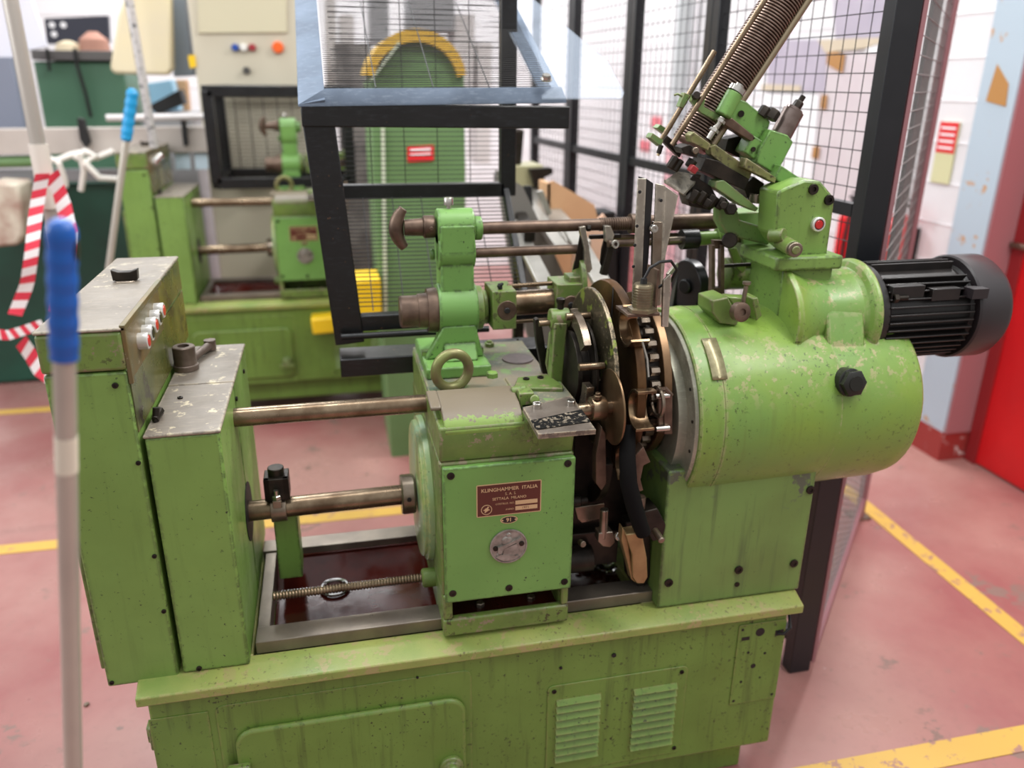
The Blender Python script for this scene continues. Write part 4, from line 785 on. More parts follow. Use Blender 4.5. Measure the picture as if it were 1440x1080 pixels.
for k in range(8): m.cyl(a+V((0.055*k, 0, 0)), a+V((0.055*k+0.002, 0, 0)), 0.0105, n=14)
m.build('hinge', guard_m, g)

# ------------------------------------------------------------------ loose things on the machine
m = MB(); p = at(262, 518, Z=1.081); p.z = 1.0795
m.lathe([(0, 0.030), (0.012, 0.030), (0.014, 0.0265), (0.058, 0.0265), (0.060, 0.024), (0.060, 0.014), (0.02, 0.013)], p, (0, 0, 1), 36)
hw = m
arm = at(295, 482, Z=1.10); arm.z = 1.094
ck = thing('crank_handle', (p.x, p.y, 1.0795), 'brown steel crank handle lying on the grey top of the tall gearbox cover', 'handle')
crk = mat('brown_crank_steel', S(112, 98, 88), rough=0.36, metal=0.5, col2=S(88, 74, 64), vscale=25)
hw.build('socket_hub', crk, ck); m = MB(); d0 = V((arm.x-p.x, arm.y-p.y, 0)).normalized()
m.tube([V((p.x, p.y, 1.092))+d0*0.024, V((p.x, p.y, 1.094))+d0*0.08, arm], [0.012, 0.010, 0.012], 14); m.cyl((arm.x, arm.y, 1.082), (arm.x, arm.y, 1.108), 0.015, n=24)
m.build('arm', crk, ck)
ring_sc = mat('bright_scrap_steel', S(214, 212, 210), rough=0.14, metal=1.0)
def scrap(name, mb, label):
    o = mb.build(name, ring_sc); o['label'] = label; o['category'] = 'metal ring'; return o
p = at(471, 828, Z=0.457); m = MB(); m.torus((p.x, p.y, 0.462), (0, 0, 1), 0.036, 0.005, 36, 8); scrap('steel_ring_blank', m, 'bright flat steel ring lying in the dark red drip tray under the lead screw')
def crescent(px, py, R, a0, a1, z=0.46, w=0.011):
    p = at(px, py, Z=z); m = MB(); pts = []
    for i in range(15):
        a = math.radians(a0+(a1-a0)*i/14); pts.append((p.x+R*math.cos(a), p.y+R*math.sin(a), z+0.008+0.006*math.sin(i*0.5)))
    return m.tube(pts, [w*(0.35+0.65*math.sin(PI*i/14)) for i in range(15)], 8)
scrap('steel_crescent', crescent(834, 790, 0.040, 120, 320), 'curled bright steel crescent in the tray between headstock and pedestal, leftmost')
scrap('steel_crescent', crescent(849, 790, 0.034, 150, 330, 0.468, 0.008), 'thin curled steel crescent resting against the larger curl in the tray')
scrap('steel_crescent', crescent(868, 812, 0.03, 30, 150, 0.462, 0.007), 'flat tan steel offcut in the tray beside the brass lever grip')
scrap('steel_crescent', crescent(806, 792, 0.028, -90, 60, 0.462, 0.007), 'bright ring fragment half hidden behind the headstock front plate edge')

# foreground broom
T, Bm = at(86, 307, Y=0.93), at(103, 1080, Y=1.02); dB = (Bm-T).normalized(); foot = T+dB*((T.z-(FZ+0.03))/-dB.z)
br = thing('broom', (foot.x, foot.y, FZ), 'upright broom with dark blue ribbed grip and aluminium pole, closest to the camera', 'broom')
m = MB(); m.cyl(T+dB*0.15, foot, 0.0122, n=32); m.build('pole', pole_m, br)
m = MB(); prg = [(0, 0.0), (0.0008, 0.006), (0.004, 0.0115), (0.010, 0.0145), (0.016, 0.0155)]
for i in range(34): prg.append((0.02+i*0.0041, 0.0152+0.0006*math.cos(i*1.05)))
prg += [(0.162, 0.0150), (0.163, 0.0128)]
m.lathe(prg, T, dB, 40); m.build('grip', blue_m, br, sharp=50)
m = MB(); q = T+dB*0.035+V((0.0132, -0.003, 0)); m.prism([q+V((math.cos(a)*0.0, 0, 0))+dB*math.sin(a)*0.012+V((0, math.cos(a)*0.004, 0)) for a in [2*PI*i/16 for i in range(16)]], (0.0035, 0, 0)); m.build('hanging_slot', blk_btn, br)
m = MB(); a = T+dB*((at(90, 612, Y=0.96)-T).length); b = T+dB*((at(90, 661, Y=0.965)-T).length); m.cyl(a, b, 0.0127, n=32); m.build('tape_band', tape_lbl, br)
m = MB(); m.bx(foot.x-0.15, foot.x+0.15, foot.y-0.025, foot.y+0.025, FZ+0.001, FZ+0.06); m.build('broom_head', blue_m, br, bevel=0.006)

# ------------------------------------------------------------------ the second machine of the same kind behind
SH = V((-0.50, 3.03, 0.09))
F2 = thing('metal_forming_machine', FM.location+SH, 'green metal forming machine with closed black wire guard, standing behind on the left', 'machine')
keep = {'base_cabinet', 'bed_ledge', 'front_slideway', 'rear_slideway', 'end_bar', 'drip_tray', 'control_column', 'gearbox_cover', 'upper_shaft', 'lower_shaft', 'headstock', 'rod_bracket', 'pedestal'}
for ch_ in list(FM.children):
    if ch_.name.split('.')[0] in keep: copy_tree(ch_, F2)
# its closed guard
def frame_box(m, x0, x1, y0, y1, z0, z1, w):
    for x in (x0, x1):
        for y in (y0, y1): m.bx(x-w/2, x+w/2, y-w/2, y+w/2, z0, z1)
        for z in (z0, z1): m.bx(x-w/2, x+w/2, y0, y1, z-w/2, z+w/2)
    for y in (y0, y1):
        for z in (z0, z1): m.bx(x0, x1, y-w/2, y+w/2, z-w/2, z+w/2)
a, b = at(306, 258, Y=4.95), at(302, 128, Y=4.95)
m = MB(); frame_box(m, a.x, a.x+0.75, 4.95, 5.5, a.z, b.z, 0.06); g2 = m.build('safety_guard', guard_m, F2, bevel=0.004)
m = MB()
for i in range(22): z = a.z+(b.z-a.z)*i/22; m.tube([(a.x, 5.5, z), (a.x+0.75, 5.5, z)], 0.0025, 4)
for i in range(9): x = a.x+0.085*i; m.tube([(x, 5.5, a.z), (x, 5.5, b.z)], 0.0025, 4)
for i in range(22): z = a.z+(b.z-a.z)*i/22; m.tube([(a.x, 4.95, z), (a.x, 5.5, z)], 0.0025, 4)
m.build('mesh_panel', wire_m, g2)

# ------------------------------------------------------------------ wire mesh fence on the right
fr_m = mat('black_fence_steel', S(17, 19, 24), rough=0.4, rvar=0.06)
pr_m = mat('primer_edge_steel', S(140, 96, 100), rough=0.45)
FA, FB = V((1.45, 1.965, FZ)), V((1.25, 5.2, FZ)); fd = (FB-FA).normalized(); fn = V((fd.y, -fd.x, 0))
def fence_at(px, py=200):
    dd = FW*F_PX + RT*(px-720) - UP*(py-540); t = (FA-CAM).dot(fn)/dd.dot(fn); return CAM+dd*t
def panel(name, A, B, z0, z1, rail, label, w=0.045, wr=0.0016, step=0.05, edge=None, group=None, first=True):
    A = V(A); B = V(B); d_ = V((B.x-A.x, B.y-A.y, 0)); L_ = d_.length; d_.normalize()
    t = thing(name, (A.x, A.y, FZ), label, 'fence')
    if group: t['group'] = group
    for q in ((A, B) if first else (B,)): MB().bar((q.x, q.y, FZ), (q.x, q.y, z1), w, w, (d_.x, d_.y, 0)).build('post', fr_m, t, bevel=0.002)
    for z in (z0, rail, z1-0.02): MB().bar((A.x, A.y, z), (B.x, B.y, z), w*0.7, w*0.8).build('rail', edge or fr_m, t)
    m = MB(); n1 = int(L_/step); 
    for i in range(1, n1): q = A+d_*(i*L_/n1); m.tube([(q.x, q.y, z0), (q.x, q.y, z1)], wr, 4)
    for i in range(int((z1-z0)/step)): z = z0+step*i; m.tube([(A.x, A.y, z), (B.x, B.y, z)], wr, 4)
    m.build('wire_mesh', wire_m, t)
    return t
P = [FA]+[fence_at(x, 180) for x in (1000, 888, 806, 752)]
for p in P: p.z = FZ
fl = ['near black wire mesh fence panel right behind the feeder', 'second black mesh fence panel, behind the ring magazine', 'third black mesh fence panel, seen beyond the clear shield', 'farthest black mesh fence panel behind the cardboard box']
for i in range(4):
    panel('mesh_fence', P[i]+fd*(0.055 if i == 0 else 0.05), P[i+1]-fd*0.0, FZ+0.1, 2.35, 1.42, fl[i], wr=0.0015, first=i > 0)
# gate leaf swung out from the near post
GB = at(1208, 728, Z=FZ); g_d = (V((GB.x, GB.y, 0))-V((FA.x, FA.y, 0))); g_L = g_d.length; g_d.normalize()
gt = thing('fence_gate', (FA.x, FA.y, FZ), 'mesh gate with wide black upright and red primer edge, right of the motor', 'gate')
gn = V((g_d.y, -g_d.x, 0))
m = MB(); m.bar((FA.x, FA.y, FZ+0.002), (FA.x, FA.y, 2.4), 0.075, 0.05, (RT.y, -RT.x, 0) if False else (0, 1, 0)); m.build('gate_post', fr_m, gt, bevel=0.002)
q0 = V((FA.x+0.052, FA.y+0.0, FZ)); q1 = V((GB.x, GB.y, FZ))
m = MB(); m.bar(q0+V((0, 0, 0.03)), q0+V((0, 0, 2.5)), 0.014, 0.04, (0, 1, 0)); m.bar(q0+V((0, 0, 0.05)), q1+V((0, 0, 0.09)), 0.03, 0.04); m.bar(q1+V((0, 0, 0.0)), q1+V((0, 0, 2.5)), 0.02, 0.04, (0, 1, 0)); m.build('gate_frame', pr_m, gt, bevel=0.002)
m = MB()
for i in range(1, 23): q = q0.lerp(q1, i/23); m.tube([q+V((0, 0, 0.1)), q+V((0, 0, 2.4))], 0.0012, 4)
for i in range(46): z = 0.1+0.05*i; m.tube([q0+V((0, 0, z)), q1+V((0, 0, z))], 0.0016, 4)
m.build('wire_mesh', mat('galvanised_wire', S(128, 126, 124), rough=0.5), gt)
m = MB(); w0 = q0.lerp(q1, 0.66)+gn*-0.03; w1 = q0.lerp(q1, 0.97)+gn*-0.03; m.prism([w0+V((0, 0, 0.75)), w1+V((0, 0, 0.55)), w1+V((0, 0, 2.45)), w0+V((0, 0, 2.45))], gn*-0.012); m.build('dark_infill', mat('charcoal_infill', S(34, 33, 38), rough=0.7), gt)
m = MB(); m.bx(q1.x-0.04, q1.x+0.04, q1.y-0.03, q1.y+0.05, FZ, FZ+0.012); m.cyl((q1.x-0.02, q1.y-0.01, FZ+0.012), (q1.x-0.02, q1.y-0.01, FZ+0.03), 0.012, n=12); m.build('foot_plate', steel, gt)

# ------------------------------------------------------------------ right wall details
def tagged(o, label, cat, group=None):
    o['label'] = label; o['category'] = cat
    if group: o['group'] = group
    return o
m = MB(); m.bx(3.07, 3.24, 3.275, 3.50, FZ+0.16, 3.6); m.build('trim_6', mat('pale_blue_column_paint', S(176, 192, 204), rough=0.55, blot=S(190, 140, 86), blot_t=0.57, blot_scale=7), bevel=0.003, kind='structure')
m = MB(); m.bx(3.068, 3.245, 3.27, 3.505, FZ, FZ+0.16); m.build('trim_7', skirt_m, kind='structure')
m = MB(); m.bx(3.08, 3.24, 3.262, 3.275, FZ+0.16, 3.6); m.build('trim_8', mat('mauve_frame_paint', S(164, 112, 116), rough=0.5), kind='structure')
red_d = mat('red_door_paint', S(206, 18, 24), rough=0.4, col2=S(190, 14, 22), vscale=2)
m = MB(); m.bx(3.235, 3.29, 2.0, 3.262, FZ+0.01, 2.25); do = m.build('door_1', red_d, bevel=0.004, kind='structure')
m = MB(); m.bx(3.225, 3.30, 3.19, 3.262, FZ, 2.3); m.build('trim_9', mat('dark_red_frame', S(140, 30, 34), rough=0.45), bevel=0.003, kind='structure')
m = MB(); p = at(1432, 345, X=3.225); m.bx(3.20, 3.236, p.y-0.06, p.y+0.03, p.z-0.012, p.z+0.012); m.build('door_handle', steel, do, bevel=0.004)
def sheet_w(name, pix, mt, label, cat, X=3.085, th=0.008, group=None):
    m = MB(); m.prism([at(x, y, X=X) for x, y in pix], (th, 0, 0)); return tagged(m.build(name, mt), label, cat, group)
mv = mat('mauve_board', S(186, 178, 192), rough=0.6, col2=S(172, 164, 180), vscale=3); pk = mat('pinkish_board', S(208, 196, 200), rough=0.6, col2=S(214, 206, 208)); tp = mat('brown_tape', S(176, 126, 66), rough=0.5); wp = mat('white_paper', S(238, 238, 240), rough=0.6); ctp = mat('cream_tape_old', S(206, 192, 168), rough=0.6)
sheet_w('wall_board', [(1172, 0), (1275, -20), (1275, 52), (1175, 56)], mv, 'mauve board fixed high on the wall behind the mesh', 'board')
sheet_w('wall_board', [(1082, 56), (1162, 56), (1160, 130), (1078, 124)], mv, 'mauve board on the wall beside the ring magazine, under cream tape', 'board', X=3.084)
sheet_w('wall_board', [(1155, 70), (1260, 75), (1225, 300), (1132, 285)], pk, 'large pinkish board on the wall behind the green stand', 'board', X=3.088)
sheet_w('paper_sheet', [(1072, 132), (1152, 134), (1140, 270), (1052, 262)], wp, 'white paper sheet taped left of the pinkish wall board', 'paper', X=3.080, th=0.002)
sheet_w('paper_sheet', [(1222, 62), (1262, 56), (1258, 76), (1215, 74)], wp, 'small white paper strip taped over the pinkish board, near the top', 'paper', X=3.080, th=0.002)
for lab, pts in (('brown tape patch on the wall at the junction of the mauve and pinkish boards', [(1164, 70), (1188, 76), (1184, 103), (1162, 90)]), ('brown tape patch on the upper right corner of the white paper sheet', [(1155, 134), (1163, 133), (1161, 154), (1153, 152)]), ('brown tape patch low on the right edge of the white paper sheet', [(1143, 206), (1152, 206), (1150, 223), (1141, 222)]), ('long cream tape strip running along the lower edge of the top mauve board', [(1150, 56), (1262, 52), (1215, 68), (1160, 74)]), ('cream tape strip under the mauve board beside the magazine', [(1072, 118), (1126, 120), (1125, 129), (1070, 127)])):
    sheet_w('tape_patch', pts, ctp if 'cream' in lab else tp, lab, 'tape', X=3.076, th=0.002)
sheet_w('tape_patch', [(1402, 90), (1418, 118), (1414, 150), (1386, 142)], tp, 'brown stain-like tape patch on the pale blue column', 'tape', X=3.066, th=0.002)
m = MB(); sx = at(1329, 215, X=3.09); m.bx(3.086, 3.095, sx.y-0.065, sx.y+0.065, sx.z-0.15, sx.z+0.15, 1); m.bx(3.084, 3.087, sx.y-0.065, sx.y+0.065, sx.z, sx.z+0.15, 0)
for k in range(4): m.bx(3.082, 3.085, sx.y-0.05, sx.y+0.05, sx.z+0.02+0.032*k, sx.z+0.03+0.032*k, 2)
tagged(m.build('fire_sign', [mat('sign_red', S(214, 40, 44), rough=0.4), mat('sign_cream', S(206, 204, 160), rough=0.5), wp]), 'small red and cream fire notice on the white wall beside the pale blue column', 'sign')
def extinguisher(px, py, label):
    p = at(px, py, X=2.98); t = thing('fire_extinguisher', (p.x, p.y, p.z-0.27), label, 'fire extinguisher')
    rd = mat('extinguisher_red', S(204, 24, 34), rough=0.25)
    m = MB(); m.lathe([(0, 0.07), (0.01, 0.078), (0.42, 0.078), (0.47, 0.06), (0.495, 0.028), (0.51, 0.026)], (p.x, p.y, p.z-0.27), (0, 0, 1), 32); m.build('cylinder', rd, t)
    m = MB(); m.cyl((p.x, p.y, p.z+0.24), (p.x, p.y, p.z+0.27), 0.02, n=16); m.bx(p.x-0.015, p.x+0.015, p.y-0.08, p.y+0.04, p.z+0.27, p.z+0.285); m.bx(p.x-0.012, p.x+0.012, p.y-0.09, p.y+0.02, p.z+0.30, p.z+0.31); m.build('valve_handle', rubber, t)
    m = MB(); m.tube([(p.x, p.y+0.03, p.z+0.25), (p.x-0.06, p.y-0.06, p.z+0.24), (p.x-0.075, p.y-0.06, p.z+0.05), (p.x-0.07, p.y-0.05, p.z-0.12)], 0.01); m.build('hose', rubber, t)
    m = MB(); m.lathe([(0, 0.0788), (0.07, 0.0788)], (p.x, p.y, p.z-0.16), (0, 0, 1), 32); m.build('paper_label', mat('ext_label', S(226, 214, 214), rough=0.5), t)
    m = MB(); m.bx(p.x+0.075, 3.10, p.y-0.03, p.y+0.03, p.z-0.05, p.z+0.15); m.build('wall_bracket', rubber, t)
extinguisher(1193, 345, 'red fire extinguisher on the wall, left of the near fence post'); extinguisher(1256, 360, 'red fire extinguisher on the wall seen through the gate mesh')
m = MB(); p = at(960, 60, X=2.98); m.cyl((p.x, p.y, 1.3), (p.x, p.y, 3.4), 0.07, n=24); tagged(m.build('drain_pipe', mat('grey_pipe', S(178, 182, 184), rough=0.4)), 'grey vertical pipe on the white wall behind the fence', 'pipe')
m = MB(); m.cyl((p.x, p.y, FZ), (p.x, p.y, 1.3), 0.078, n=24); tagged(m.build('pipe_guard', mat('pink_sleeve', S(214, 168, 174), rough=0.5)), 'faded red sleeve around the foot of the grey wall pipe', 'pipe')
for i, (px, py, lab) in enumerate(((922, 172, 'small red notice on the wall behind the fence, left of the pipe, upper one'), (906, 205, 'small red notice on the wall behind the fence, lower one'))):
    p = at(px, py, X=3.085); m = MB(); m.bx(3.083, 3.093, p.y-0.12, p.y+0.12, p.z-0.05, p.z+0.05); tagged(m.build('red_notice', mat('faded_notice', S(214, 110, 120), rough=0.5)), lab, 'sign')

# ------------------------------------------------------------------ things behind the machine
# arched machine
am = thing('arched_press', (0.55, 4.1, FZ), 'tall green press with yellow banded arch seen through the open guard', 'machine')
YA = 3.9
agr = mat('press_green', S(104, 136, 88), rough=0.45, col2=S(96, 126, 78), vscale=3)  # green muted so that distance haze is part of the colour
m = MB(); m.slab([(519, 116), (560, 62), (575, 52), (612, 52), (630, 64), (653, 104), (655, 250), (655, 660), (552, 662), (540, 500), (524, 250)], YA, 0.5); m.build('column', agr, am, bevel=0.01)
out = []; inn = []
for i in range(15):
    a = math.radians(10+i*160/14); out.append((585+72*math.cos(a), 118-78*math.sin(a))); inn.append((585+60*math.cos(a), 118-60*math.sin(a)))
m = MB(); Q = [at(x, y, Y=YA-0.05) for x, y in out]; R_ = [at(x, y, Y=YA-0.05) for x, y in inn]
for i in range(14): 
    m.prism([Q[i], Q[i+1], R_[i+1], R_[i]], (0, 0.5, 0), 0)
m.build('yellow_arch', mat('press_yellow', S(214, 170, 58), rough=0.45), am)
m = MB(); m.slab([(573, 206), (610, 204), (610, 226), (573, 228)], YA-0.008, 0.008, 0); m.slab([(577, 210), (606, 208), (606, 211), (577, 213)], YA-0.010, 0.002, 1); m.slab([(577, 217), (606, 215), (606, 217), (577, 219)], YA-0.010, 0.002, 1)
m.build('warning_plate', [MATS['sign_red'], wp], am)
m = MB(); m.slab([(536, 180), (541, 180), (545, 440), (540, 440)], YA-0.02, 0.03); m.slab([(520, 114), (524, 112), (563, 62), (560, 58)], YA-0.06, 0.03); m.build('edge_strip', mat('pale_edge', S(188, 196, 172), rough=0.5), am)
def box_px(name, pix, Y, depth, mt, label, cat, bevel=0.004, group=None):
    return tagged(MB().slab(pix, Y, depth).build(name, mt, bevel=bevel), label, cat, group)
yb = mat('yellow_plastic', S(232, 190, 30), rough=0.4)
box_px('yellow_step', [(491, 397), (535, 394), (537, 440), (495, 442)], 3.75, 0.25, yb, 'yellow metal box seen low through the open guard mesh', 'box')
MB().slab([(437, 449), (470, 446), (472, 468), (440, 471)], 4.48, 0.13).build('yellow_bumper', yb, F2, bevel=0.01)
wcab = mat('white_cabinet_paint', S(214, 208, 206), rough=0.5, col2=S(200, 194, 192), vscale=2); gcab = mat('grey_cabinet_paint', S(150, 150, 152), rough=0.5)
for i, (x0, x1, y0, y1, mt, lab) in enumerate(((456, 472, -10, 180, wcab, 'narrow white upright cabinet just right of the guard edge, seen through mesh'), (478, 498, 20, 330, wcab, 'narrow white upright cabinet, second from the guard edge, seen through mesh'), (520, 546, -10, 60, gcab, 'grey machine box above the yellow arch, left end'), (640, 668, 20, 130, wcab, 'white upright cabinet right of the green arch'), (672, 692, 60, 230, wcab, 'white narrow panel farthest right behind the guard mesh'), (575, 640, -10, 44, gcab, 'grey machine housing above the yellow arch'))):
    box_px('upright_cabinet', [(x0, y0), (x1, y0), (x1+ (600-x1)*0.03, y1), (x0+(600-x0)*0.03, y1)], 6.3, 0.4, mt, lab, 'cabinet')
p_, q_ = at(470, 60, Y=5.75), at(522, 60, Y=5.75)
tagged(MB().bx(p_.x, q_.x, 5.75, 6.15, FZ, p_.z).build('dark_machine', mat('dark_machine_paint', S(92, 86, 84), rough=0.5, col2=S(140, 134, 130), vscale=8)), 'dark grey machine between white cabinets and green press', 'machine')
# parts conveyor running back from the rotor
cv = thing('parts_conveyor', (1.0, 3.2, FZ), 'pale metal parts conveyor running back between guard and fence', 'conveyor')
cvm = mat('conveyor_metal', S(178, 174, 166), rough=0.35, metal=0.6, col2=S(150, 146, 138), vscale=8)
def rail(a, b, w, h, mt=cvm, n='rail'):
    m = MB(); m.bar(a, b, w, h); return m.build(n, mt, cv, bevel=0.002)
rail(at(787, 440, Y=2.35), at(722, 312, Y=3.0), 0.055, 0.02); rail(at(868, 436, Y=2.30), at(800, 318, Y=2.9), 0.060, 0.02)
rail(at(790, 350, Y=2.75), at(712, 246, Y=4.0), 0.05, 0.03); rail(at(745, 330, Y=2.8), at(700, 250, Y=3.9), 0.04, 0.05, dark_steel); rail(at(815, 345, Y=2.9), at(742, 262, Y=3.8), 0.09, 0.03)
m = MB(); m.slab([(722, 234), (764, 232), (768, 262), (726, 264)], 3.7, 0.2); cblk = m.build('drive_block', mat('khaki_metal', S(168, 164, 128), rough=0.4, metal=0.3), cv, bevel=0.004)
m = MB(); m.slab([(745, 238), (776, 236), (778, 244), (765, 250), (768, 262), (752, 262)], 3.66, 0.05, 0); m.build('sensor_bracket', dark_steel, cv); MB().slab([(716, 180), (738, 182), (734, 232), (720, 232)], 3.75, 0.1).build('drive_motor', dark_steel, cv, bevel=0.01); MB().slab([(738, 262), (748, 262), (750, 296), (742, 296)], 3.3, 0.03).build('sensor', rubber, cv); MB().slab([(756, 270), (764, 268), (776, 300), (770, 304)], 3.2, 0.03).build('guide_tab', cvm, cv)
m = MB(); m.slab([(700, 240), (735, 262), (800, 400), (760, 520), (742, 470), (720, 380)], 3.05, 0.05, 0); m.build('side_skirt', mat('dull_grey_sheet', S(120, 116, 110), rough=0.5), cv)
m = MB()
for (x, y, Y) in ((800, 420, 2.4), (730, 330, 3.0), (850, 400, 2.5)): p = at(x, y, Y=Y); m.bar((p.x, p.y, FZ), (p.x, p.y, p.z-0.01), 0.04, 0.04, (0, 1, 0))
m.build('support_leg', dark_steel, cv)
# cardboard
cdm = mat('cardboard', S(196, 152, 112), rough=0.75, col2=S(206, 164, 124), vscale=3)
m = MB(); p = at(768, 300, Y=3.45); 
m.slab([(770, 258), (778, 254), (836, 288), (846, 330), (842, 440), (800, 445), (770, 340)], 3.35, 0.012); m.slab([(770, 258), (776, 258), (776, 330), (770, 330)], 3.35, 0.15)
tagged(m.build('cardboard_box', cdm), 'open brown cardboard box behind the upper rods beside the fence', 'box')
box_px('cardboard_flap', [(806, 345), (848, 300), (862, 320), (838, 420), (812, 470), (800, 440)], 3.1, 0.012, mat('cardboard_light', S(222, 182, 156), rough=0.75), 'pale cardboard flap hanging below the threaded rod', 'cardboard')
box_px('floor_bin', [(856, 345), (905, 330), (915, 560), (862, 560)], 4.2, 0.3, mat('faded_red_panel', S(196, 120, 122), rough=0.6), 'faded red panel standing behind the rotor by the fence', 'panel')
box_px('black_bin', [(834, 300), (866, 298), (870, 470), (836, 470)], 3.55, 0.15, rubber, 'black bin beside the cardboard at the fence foot', 'bin')

# ------------------------------------------------------------------ left background
pc = thing('post_with_tape', (at(72, 300, Y=3.5).x, 3.5, FZ), 'slender grey upright post with barrier tape tied round it, left edge of the view', 'post')
pp = at(72, 300, Y=3.5); m = MB(); m.cyl((pp.x, 3.5, FZ+0.012), (pp.x, 3.5, 2.6), 0.027, n=24); m.build('tube', mat('grey_post', S(170, 164, 156), rough=0.35, metal=0.4), pc)
m = MB(); m.cyl((pp.x, 3.5, FZ), (pp.x, 3.5, FZ+0.012), 0.15, n=32); m.build('base_plate', dark_steel, pc)
m = MB(); m.cyl((pp.x, 3.5, pp.z+0.02), (pp.x, 3.5, pp.z+0.26), 0.034, n=24); m.build('sleeve', mat('pale_sleeve', S(200, 192, 182), rough=0.5), pc)
tr, tw = mat('tape_red', S(222, 62, 82), rough=0.4), mat('tape_white', S(236, 232, 232), rough=0.4)
def ribbon(name, pts, label, w=22, Y=3.42, seg=0.62):
    P3 = [V((x, y, 0)) for x, y in pts]; m = MB(); L = [0]
    for i in range(1, len(P3)): L.append(L[-1]+(P3[i]-P3[i-1]).length)
    def ev(s):
        s = min(max(s, 0), L[-1])
        for i in range(1, len(L)):
            if s <= L[i]: return P3[i-1].lerp(P3[i], (s-L[i-1])/(L[i]-L[i-1])), (P3[i]-P3[i-1]).normalized()
    n = int(L[-1]/w/seg)+1; st = L[-1]/n
    for k in range(n):
        for (s0, s1) in ((k*st, (k+1)*st),):
            q = []
            for s, off in ((s0, 1), (s1, 1), (s1, -1), (s0, -1)):
                ss = s+off*st*0.35; p, d_ = ev(ss if 0 < k < n-1 else min(max(ss, 0), L[-1])); nn = V((-d_.y, d_.x, 0)); p = p+nn*off*w/2
                q.append(at(p.x, p.y, Y=Y+0.02*math.sin(s/25)))
            m.prism(q, (0, 0.0008, 0), k % 2)
    return tagged(m.build(name, [tr, tw]), label, 'tape', 'barrier tape tied to the grey post')
ribbon('barrier_tape', [(60, 242), (50, 300), (44, 360), (38, 400), (20, 445)], 'red and white tape strip falling to the left of the grey post', 20)
ribbon('barrier_tape', [(72, 242), (90, 290), (98, 330), (92, 380), (80, 440)], 'red and white tape loop falling to the right of the grey post', 22, 3.46)
ribbon('barrier_tape', [(-15, 468), (10, 472), (30, 466), (62, 455)], 'red and white tape strip running sideways to the left edge', 14, 3.38)
ribbon('barrier_tape', [(28, 478), (44, 500), (58, 525), (74, 532)], 'dangling red and white tape end above the yellow floor line', 20, 3.40)
# rope on the beam
m = MB(); rp = mat('white_rope', S(226, 220, 212), rough=0.8)
for pts in ([(58, 222), (80, 226), (100, 218), (118, 214), (135, 222), (160, 212)], [(82, 228), (90, 250), (92, 262)], [(112, 215), (118, 240), (114, 268)], [(105, 220), (120, 228), (135, 220), (120, 212), (108, 222)], [(120, 230), (140, 250), (165, 252), (185, 240)]):
    m.tube([at(x, y, Y=5.2+0.02*i) for i, (x, y) in enumerate(pts)], 0.017, 8)
tagged(m.build('rope', rp), 'knotted white rope hanging on the pale beam near the grey post', 'rope')
# pale beam with rods and clamps
m = MB(); m.slab([(-30, 182), (300, 178), (302, 214), (-30, 218)], 5.35, 0.12); bm_ = m.build('pale_beam', mat('pale_beam_paint', S(190, 180, 172), rough=0.5, col2=S(176, 166, 158), vscale=3), bevel=0.004); tagged(bm_, 'long pale beam spanning the view behind the left machine', 'beam')
m = MB(); m.slab([(108, 166), (116, 168), (126, 200), (120, 208), (112, 196)], 5.3, 0.06); m.build('beam_clamp', rubber, bm_)
m = MB(); m.slab([(254, 170), (260, 166), (264, 204), (258, 206)], 5.3, 0.06); m.build('beam_clamp', rubber, bm_)
m = MB(); m.cyl(at(150, 166, Y=5.3), at(290, 164, Y=5.3), 0.02, n=14); m.build('beam_rod', wcab, bm_)
dg = mat('dark_green_machine', S(26, 74, 58), rough=0.5, col2=S(20, 56, 44), vscale=3); dg2 = mat('bench_green', S(78, 118, 92), rough=0.5)
box_px('machine_bed', [(-30, 262), (190, 256), (205, 520), (-10, 540)], 5.5, 0.5, dg, 'long dark green machine body beneath the pale beam', 'machine', 0.01)
box_px('grey_channel', [(-30, 240), (180, 238), (182, 254), (-30, 258)], 5.42, 0.1, mat('grey_channel_m', S(140, 140, 142), rough=0.4, metal=0.4), 'grey perforated channel under the pale beam', 'channel')
m = MB(); m.cyl(at(-20, 228, Y=5.4), at(70, 226, Y=5.4), 0.035, n=18); tagged(m.build('green_tube', agr), 'light green tube under the beam at the left edge', 'tube')
box_px('cream_sack', [(-20, 256), (26, 258), (34, 330), (25, 345), (-20, 350)], 5.1, 0.25, mat('cream_sack_m', S(200, 190, 172), rough=0.8, col2=S(160, 130, 116), vscale=9), 'cream sack hanging at the left edge below the beam', 'sack', 0.02)
# green bench with dark top
bn = thing('workbench', (-1.9, 6.4, FZ), 'green workbench with dark top behind the pale beam', 'workbench')
a_, b_ = at(46, 86, Y=6.2), at(172, 84, Y=6.2); m = MB(); m.bx(a_.x, b_.x, 6.2, 6.85, FZ, a_.z); m.build('cabinet', dg2, bn, bevel=0.01)
a0, a1 = at(45, 84, Y=6.15), at(172, 82, Y=6.15); m = MB(); m.bx(a0.x, a1.x, 6.15, 6.95, a0.z-0.0, a0.z+0.06); m.build('worktop', mat('dark_bench_top', S(92, 88, 86), rough=0.5), bn, bevel=0.004)
m = MB(); m.tube([at(105, 68, Y=6.14), at(108, 90, Y=6.13), at(120, 130, Y=6.13), at(128, 165, Y=6.13)], 0.012); m.tube([at(66, 68, Y=6.14), at(70, 100, Y=6.13)], 0.010); m.build('cable', rubber, bn)
p0 = a0.z+0.06
m = MB(); m.slab([(62, 26), (152, 22), (154, 60), (66, 62)], 6.9, 0.05, 0)
for px, py in ((73, 35), (89, 35), (76, 48)): q = at(px, py, Y=6.895); m.cyl(q, q+V((0, 0.01, 0)), 0.02, n=14, m=1)
